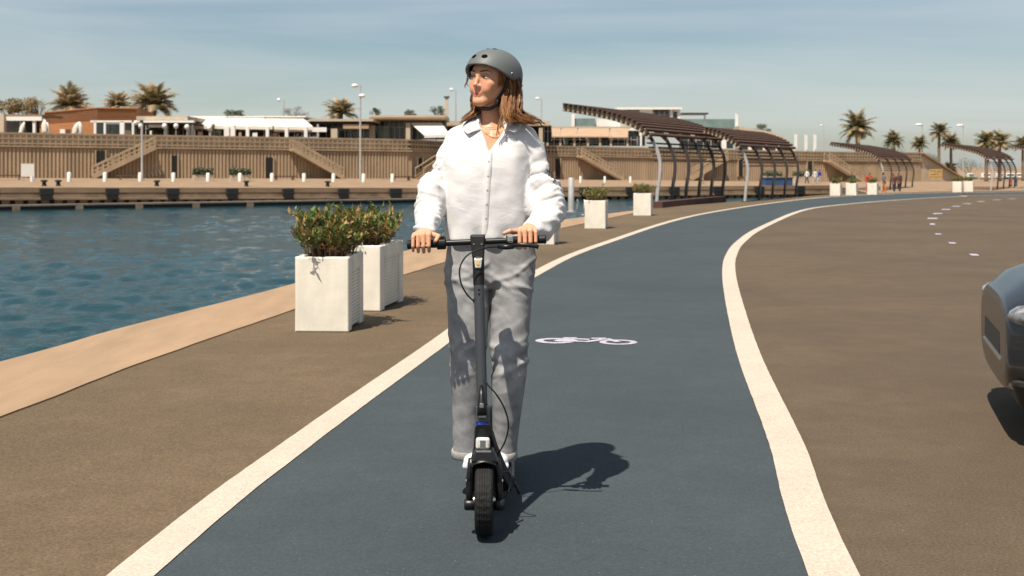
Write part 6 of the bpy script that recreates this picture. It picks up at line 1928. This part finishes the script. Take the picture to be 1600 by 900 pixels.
# ---- jewellery
nk_pts = spline([P(748, 193, 4.635), P(754, 199, 4.612), P(764, 202.5, 4.600), P(774, 202, 4.598), P(783, 198, 4.61), P(789, 192, 4.63)], 26)
nm_ = MB()
for i, p in enumerate(nk_pts): nm_.ell(p - RO, (.0024, .0024, .0024), 6, 4)
nm_.build('necklace', M['bead'], rider, smooth=True)
MB().lathe([(.0085 + .0014 * math.cos(a), .0014 * math.sin(a)) for a in [2 * math.pi * k / 6 for k in range(6)]], tuple(hq(.081, -.002, -.044) - RO), 'y', 16, closed=True).build('earring', M['gold'], rider, smooth=True)

# ------------------------------------------------------------------ strollers on the far promenade
def pedestrian(px, yfoot, d, height, rz, top_c, leg_c, label, stride=.12, skirt=False, hair_c=(.03, .02, .015), skin_c=(.40, .22, .13)):
    base = Vector((P(px, 0, d).x, d, H - (yfoot - YH) / F * d)); s = height / 1.7
    e = empty('person', base, rz, label, 'person', 'people strolling on the far promenade')
    def ped_mat(nm, c): return mat('pedestrian_' + nm, c, .85, .15, 6)
    f = Field((-.5, -.5, -.03), (.5, .5, 1.8), .025)
    hips = [(-.09, 0, .88), (.09, 0, .88)]; ft = [(-.10, -stride, .05), (.10, stride, .05)]; kn = [(-.10, -stride * .75, .47), (.10, stride * .25, .48)]
    for a, b, c in zip(hips, kn, ft):
        f.chain([a, b, c], [.085, .06, .045], .03); f.capsule(c, (c[0], c[1] - .13, .035), .04, .035, .03)
    f.zloft([(.82, 0, 0, .16, .11), (1.05, 0, 0, .14, .10), (1.3, 0, 0, .18, .12), (1.42, 0, 0, .14, .09)], .03, 2.3)
    f.capsule((0, 0, 1.38), (0, -.01, 1.52), .055, .05, .03); f.ellipsoid((0, -.015, 1.59), (.078, .098, .118), .02)
    for s_ in (-1, 1):
        f.chain([(s_ * .19, 0, 1.38), (s_ * .25, .02 + s_ * stride * .5, 1.12), (s_ * .25, -.06 + s_ * stride, .90)], [.055, .045, .034], .02); f.ellipsoid((s_ * .25, -.08 + s_ * stride, .83), (.03, .045, .07), .015)
    V, Fq = f.surface(2)
    sk = ped_mat('skin', skin_c)
    np_mesh('body', V * s, Fq, sk, e)
    f = Field((-.5, -.5, .0), (.5, .5, 1.6), .025)
    f.zloft([(.78 if not skirt else .42, 0, 0, .19 if not skirt else .26, .14 if not skirt else .2), (1.05, 0, 0, .165, .125), (1.3, 0, 0, .2, .14), (1.45, 0, 0, .12, .1)], .03, 2.3)
    for s_ in (-1, 1): f.chain([(s_ * .18, 0, 1.39), (s_ * .25, .02 + s_ * stride * .5, 1.12), (s_ * .25, -.04 + s_ * stride * .9, .95)], [.075, .065, .05], .02)
    V, Fq = f.surface(2); np_mesh('top', V * s, Fq, ped_mat('top', top_c), e)
    f = Field((-.4, -.5, .0), (.4, .5, 1.0), .025)
    f.zloft([(.78, 0, 0, .17, .125), (.95, 0, 0, .16, .12)], .03, 2.3)
    for a, b, c in zip(hips, kn, ft): f.chain([a, b, (c[0], c[1], .1)], [.10, .078, .066], .03)
    V, Fq = f.surface(2); np_mesh('trousers', V * s, Fq, ped_mat('trousers', leg_c), e)
    f = Field((-.2, -.2, 1.4), (.2, .25, 1.8), .02)
    f.ellipsoid((0, .012, 1.615), (.09, .105, .115), .02); f.capsule((0, .06, 1.58), (0, .07, 1.44), .06, .05, .02)
    f.ellipsoid((0, -.12, 1.56), (.075, .09, .10), .02, cut=True)
    V, Fq = f.surface(1); np_mesh('hair', V * s, Fq, ped_mat('hair', hair_c), e)
PD, PZ = 92.0, 302.5
pedestrian(1332, PZ, 94, 1.75, R(10), (.02, .018, .016), (.03, .025, .025), 'person in black standing behind the middle distant planter', .05)
pedestrian(1358, PZ, 93, 1.72, R(-40), (.38, .035, .025), (.30, .03, .025), 'person in a red outfit beside the right distant planter', .1, True)
pedestrian(1381, PZ, PD, 1.70, R(60), (.13, .12, .12), (.50, .14, .02), 'person in grey top and orange trousers under the third pergola', .16)
pedestrian(1397, PZ, 95, 1.66, R(20), (.10, .035, .03), (.025, .025, .03), 'left one of a couple in dark clothes under the third pergola', .14)
pedestrian(1405.5, PZ, 95.5, 1.78, R(20), (.075, .035, .025), (.03, .028, .035), 'right one of a couple in dark clothes under the third pergola', .14)
for px, tc_, lc_, lab, t in ((1261, (.65, .62, .60), (.05, .05, .06), 'person in a white top and dark trousers beyond the second pergola', .42), (1273.5, (.55, .52, .5), (.4, .37, .34), 'person in pale clothes right of the one in the white top', .25), (1280, (.03, .05, .25), (.45, .42, .4), 'person in a blue top furthest right by the ribbed wall', .42), (1097, (.45, .33, .2), (.40, .3, .2), 'person in beige walking behind the nearest pergola', .4)):
    q = deck_pt(px, t)
    pedestrian(px, YH + (H - q.z) / q.y * F, q.y, 1.65, R(-70), tc_, lc_, lab, .15)
pedestrian(1579, 301, 120, 1.7, R(30), (.40, .08, .05), (.03, .03, .05), 'person in red under the fourth pergola', .14)
pedestrian(1587, 301, 121, 1.72, R(30), (.04, .05, .12), (.03, .03, .05), 'person in navy under the fourth pergola', .14)

# ------------------------------------------------------------------ boats and railing at the far right
for i, (px, w_, c) in enumerate(((1518, 2.4, (.05, .35, .42)), (1543, 3.4, (.75, .7, .64)), (1563, 2.2, (.7, .68, .64)), (1580, 3.6, (.06, .38, .42)), (1596, 3.6, (.75, .7, .64)))):
    d = 215
    q = P(px, 277, d)
    lab = ('turquoise boat left of', 'white boat just left of', 'small white boat behind', 'turquoise boat behind', 'white boat cut by the right frame behind')[i] + ' the fourth pergola\'s posts'
    bo = empty('moored_boat', Vector((q.x, d, -1.15)), 0, lab, 'boat', 'boats laid up at the far right')
    hm_ = mat('hull_paint_%s' % 'abcde'[i], c, .4, .08, 1)
    rings = []
    hh = q.z + 1.15
    for x, b, zk in ((-w_ / 2, .75, .25), (-w_ * .2, .85, .05), (w_ * .2, .75, .05), (w_ * .42, .35, .3), (w_ * .55, .03, .6)):
        rings.append([(x, -b, hh), (x, -b * .7, hh * .45 + zk * .2), (x, 0, hh * .1 + zk * .3), (x, b * .7, hh * .45 + zk * .2), (x, b, hh)])
    MB().loft(rings).build('hull', hm_, bo, smooth=False)
    MB().box((-w_ * .3, -.5, hh), (w_ * .1, .5, hh + .75)).build('cabin', M['white'], bo, bevel=.1)
    MB().box((-w_ * .28, -.52, hh + .3), (w_ * .08, -.501, hh + .6)).build('window', M['glass'], bo)
    if i in (1, 4): MB().cyl((0, 0, hh + .7), (0, 0, hh + 5.2), .06, .04, 6).build('mast', M['white'], bo)

# ------------------------------------------------------------------ car entering from the right
M['paint'] = mat('dark_car_paint', (0.012, 0.013, 0.015), 0.28, 0.08, 2, coat=.35)
M['car_glass'] = mat('car_glass', (0.012, 0.014, 0.016), 0.05, 0.1, spec=.6)
M['car_lens'] = mat('headlamp_lens', (0.20, 0.20, 0.21), 0.05, 0.7, 18, spec=.8)
M['plastic'] = mat('car_black_plastic', (0.015, 0.014, 0.014), 0.6, 0.2, 10)
car = empty('car', (0, 0, 0), 0, 'dark car entering at the right edge, only its front in view', 'car')
cf_ = Field((-2.2, -.95, .1), (2.2, .95, 1.5), .026)
cf_.zloft([(-2.05, 0, .60, .60, .26), (-1.98, 0, .58, .74, .36), (-1.7, 0, .56, .84, .40), (-1.2, 0, .57, .88, .42), (-.6, 0, .58, .89, .43), (.6, 0, .57, .89, .42), (1.0, 0, .565, .88, .395), (1.6, 0, .53, .85, .345), (1.88, 0, .49, .76, .285), (2.0, 0, .46, .60, .22)], .02, 3.4, axis=0)
cf_.zloft([(-1.75, 0, 1.0, .55, .15), (-1.4, 0, 1.1, .63, .28), (-.8, 0, 1.12, .66, .35), (-.1, 0, 1.12, .66, .35), (.35, 0, 1.08, .65, .28), (.95, 0, .95, .60, .06)], .03, 3.0, axis=0)
for x in (-1.28, 1.22):
    for s_ in (-1, 1): cf_.capsule((x, s_ * .62, .31), (x, s_ * 1.0, .31), .365, .365, .01, cut=True)
V, Fq = cf_.surface(2)
np_mesh('body', V, Fq, M['paint'], car)
gf = Field((-2.0, -.95, .75), (1.3, .95, 1.46), .026)
gf.zloft([(-1.70, 0, 1.0, .565, .16), (-1.38, 0, 1.1, .645, .285), (-.8, 0, 1.115, .674, .357), (-.1, 0, 1.115, .674, .357), (.35, 0, 1.075, .664, .288), (.90, 0, .95, .61, .075)], .01, 3.0, axis=0)
gf.box((0, 0, 1.55), (3, 2, .155), .01, .01, cut=True); gf.box((0, 0, .80), (3, 2, .145), .01, .01, cut=True)
V, Fq = gf.surface(1)
gl = np_mesh('window', V, Fq, M['car_glass'], car)
for s_ in (-1, 1):
    pm = MB()
    for a, b in (((.62, s_ * .64, .95), (.10, s_ * .60, 1.40)), ((-.45, s_ * .685, .94), (-.50, s_ * .64, 1.40)), ((-1.35, s_ * .655, .96), (-1.15, s_ * .60, 1.38))):
        MB().beam(a, b, .07, .035).build('pillar', M['paint'], car, bevel=.01)
    MB().ell((.55, s_ * .98, .95), (.09, .10, .075), 10, 8).build('mirror', M['paint'], car, smooth=True)
    MB().ell((1.86, s_ * .60, .625), (.135, .15, .06), 14, 8).build('headlight', M['car_lens'], car, smooth=True)
    MB().ell((-1.96, s_ * .62, .72), (.10, .14, .10), 12, 8).build('tail_light', mat('tail_light_red' + 'ab'[(s_ + 1) // 2], (.3, .01, .01), .2), car, smooth=True)
    MB().beam((.30, s_ * .905, .74), (.14, s_ * .905, .74), .03, .03).build('door_handle', M['chrome'], car)
    for x in (-1.28, 1.22):
        w = MB().lathe([(.20, -.10), (.27, -.105), (.305, -.09), (.312, -.05), (.312, .05), (.305, .09), (.27, .105), (.20, .10)], (x, s_ * .80, .312), 'y', 32, closed=True).build('wheel', M['tyre'], car, smooth=True)
        MB().lathe([(0, s_ * .06), (.06, s_ * .075), (.17, s_ * .05), (.205, s_ * .09), (.205, -s_ * .08), (0, -s_ * .08)], (x, s_ * .80, .312), 'y', 24).build('rim', M['gun'], w, autosmooth=True)
MB().hexa([(1.93, -.40, .40), (2.004, -.34, .40), (2.004, .34, .40), (1.93, .40, .40)], [(1.93, -.42, .54), (1.999, -.36, .54), (1.999, .36, .54), (1.93, .42, .54)]).build('grille', M['plastic'], car, bevel=.01)
vl = MB(); vl.hexa([(1.55, -.80, .17), (1.93, -.60, .17), (1.93, .60, .17), (1.55, .80, .17)], [(1.55, -.86, .33), (1.985, -.66, .33), (1.985, .66, .33), (1.55, .86, .33)]); vl.build('valance', M['plastic'], car, bevel=.03)
MB().beam((1.992, -.38, .385), (1.992, .38, .385), .03, .012).build('bumper_trim', M['chrome'], car)
MB().tube([(1.95, 0, .70), (1.92, .35, .705), (1.84, .62, .70), (1.6, .70, .80), (1.1, .72, .90)], .006, 6).build('bonnet_seam', M['plastic'], car)
MB().tube([(1.95, 0, .70), (1.92, -.35, .705), (1.84, -.62, .70), (1.6, -.70, .80), (1.1, -.72, .90)], .006, 6).build('bonnet_seam', M['plastic'], car)
for s_ in (-1, 1): MB().ell((1.935, s_ * .52, .30), (.05, .085, .045), 12, 8).build('fog_lamp', M['car_lens'], car, smooth=True)
ang = math.atan2(.30, -1.0)
car.rotation_euler = (0, 0, ang)
front = Vector((2.50, 6.0, 0))       # middle of the front bumper
fw = Vector((math.cos(ang), math.sin(ang), 0))
car.location = front - fw * 2.0 + Vector((0, 0, .002))
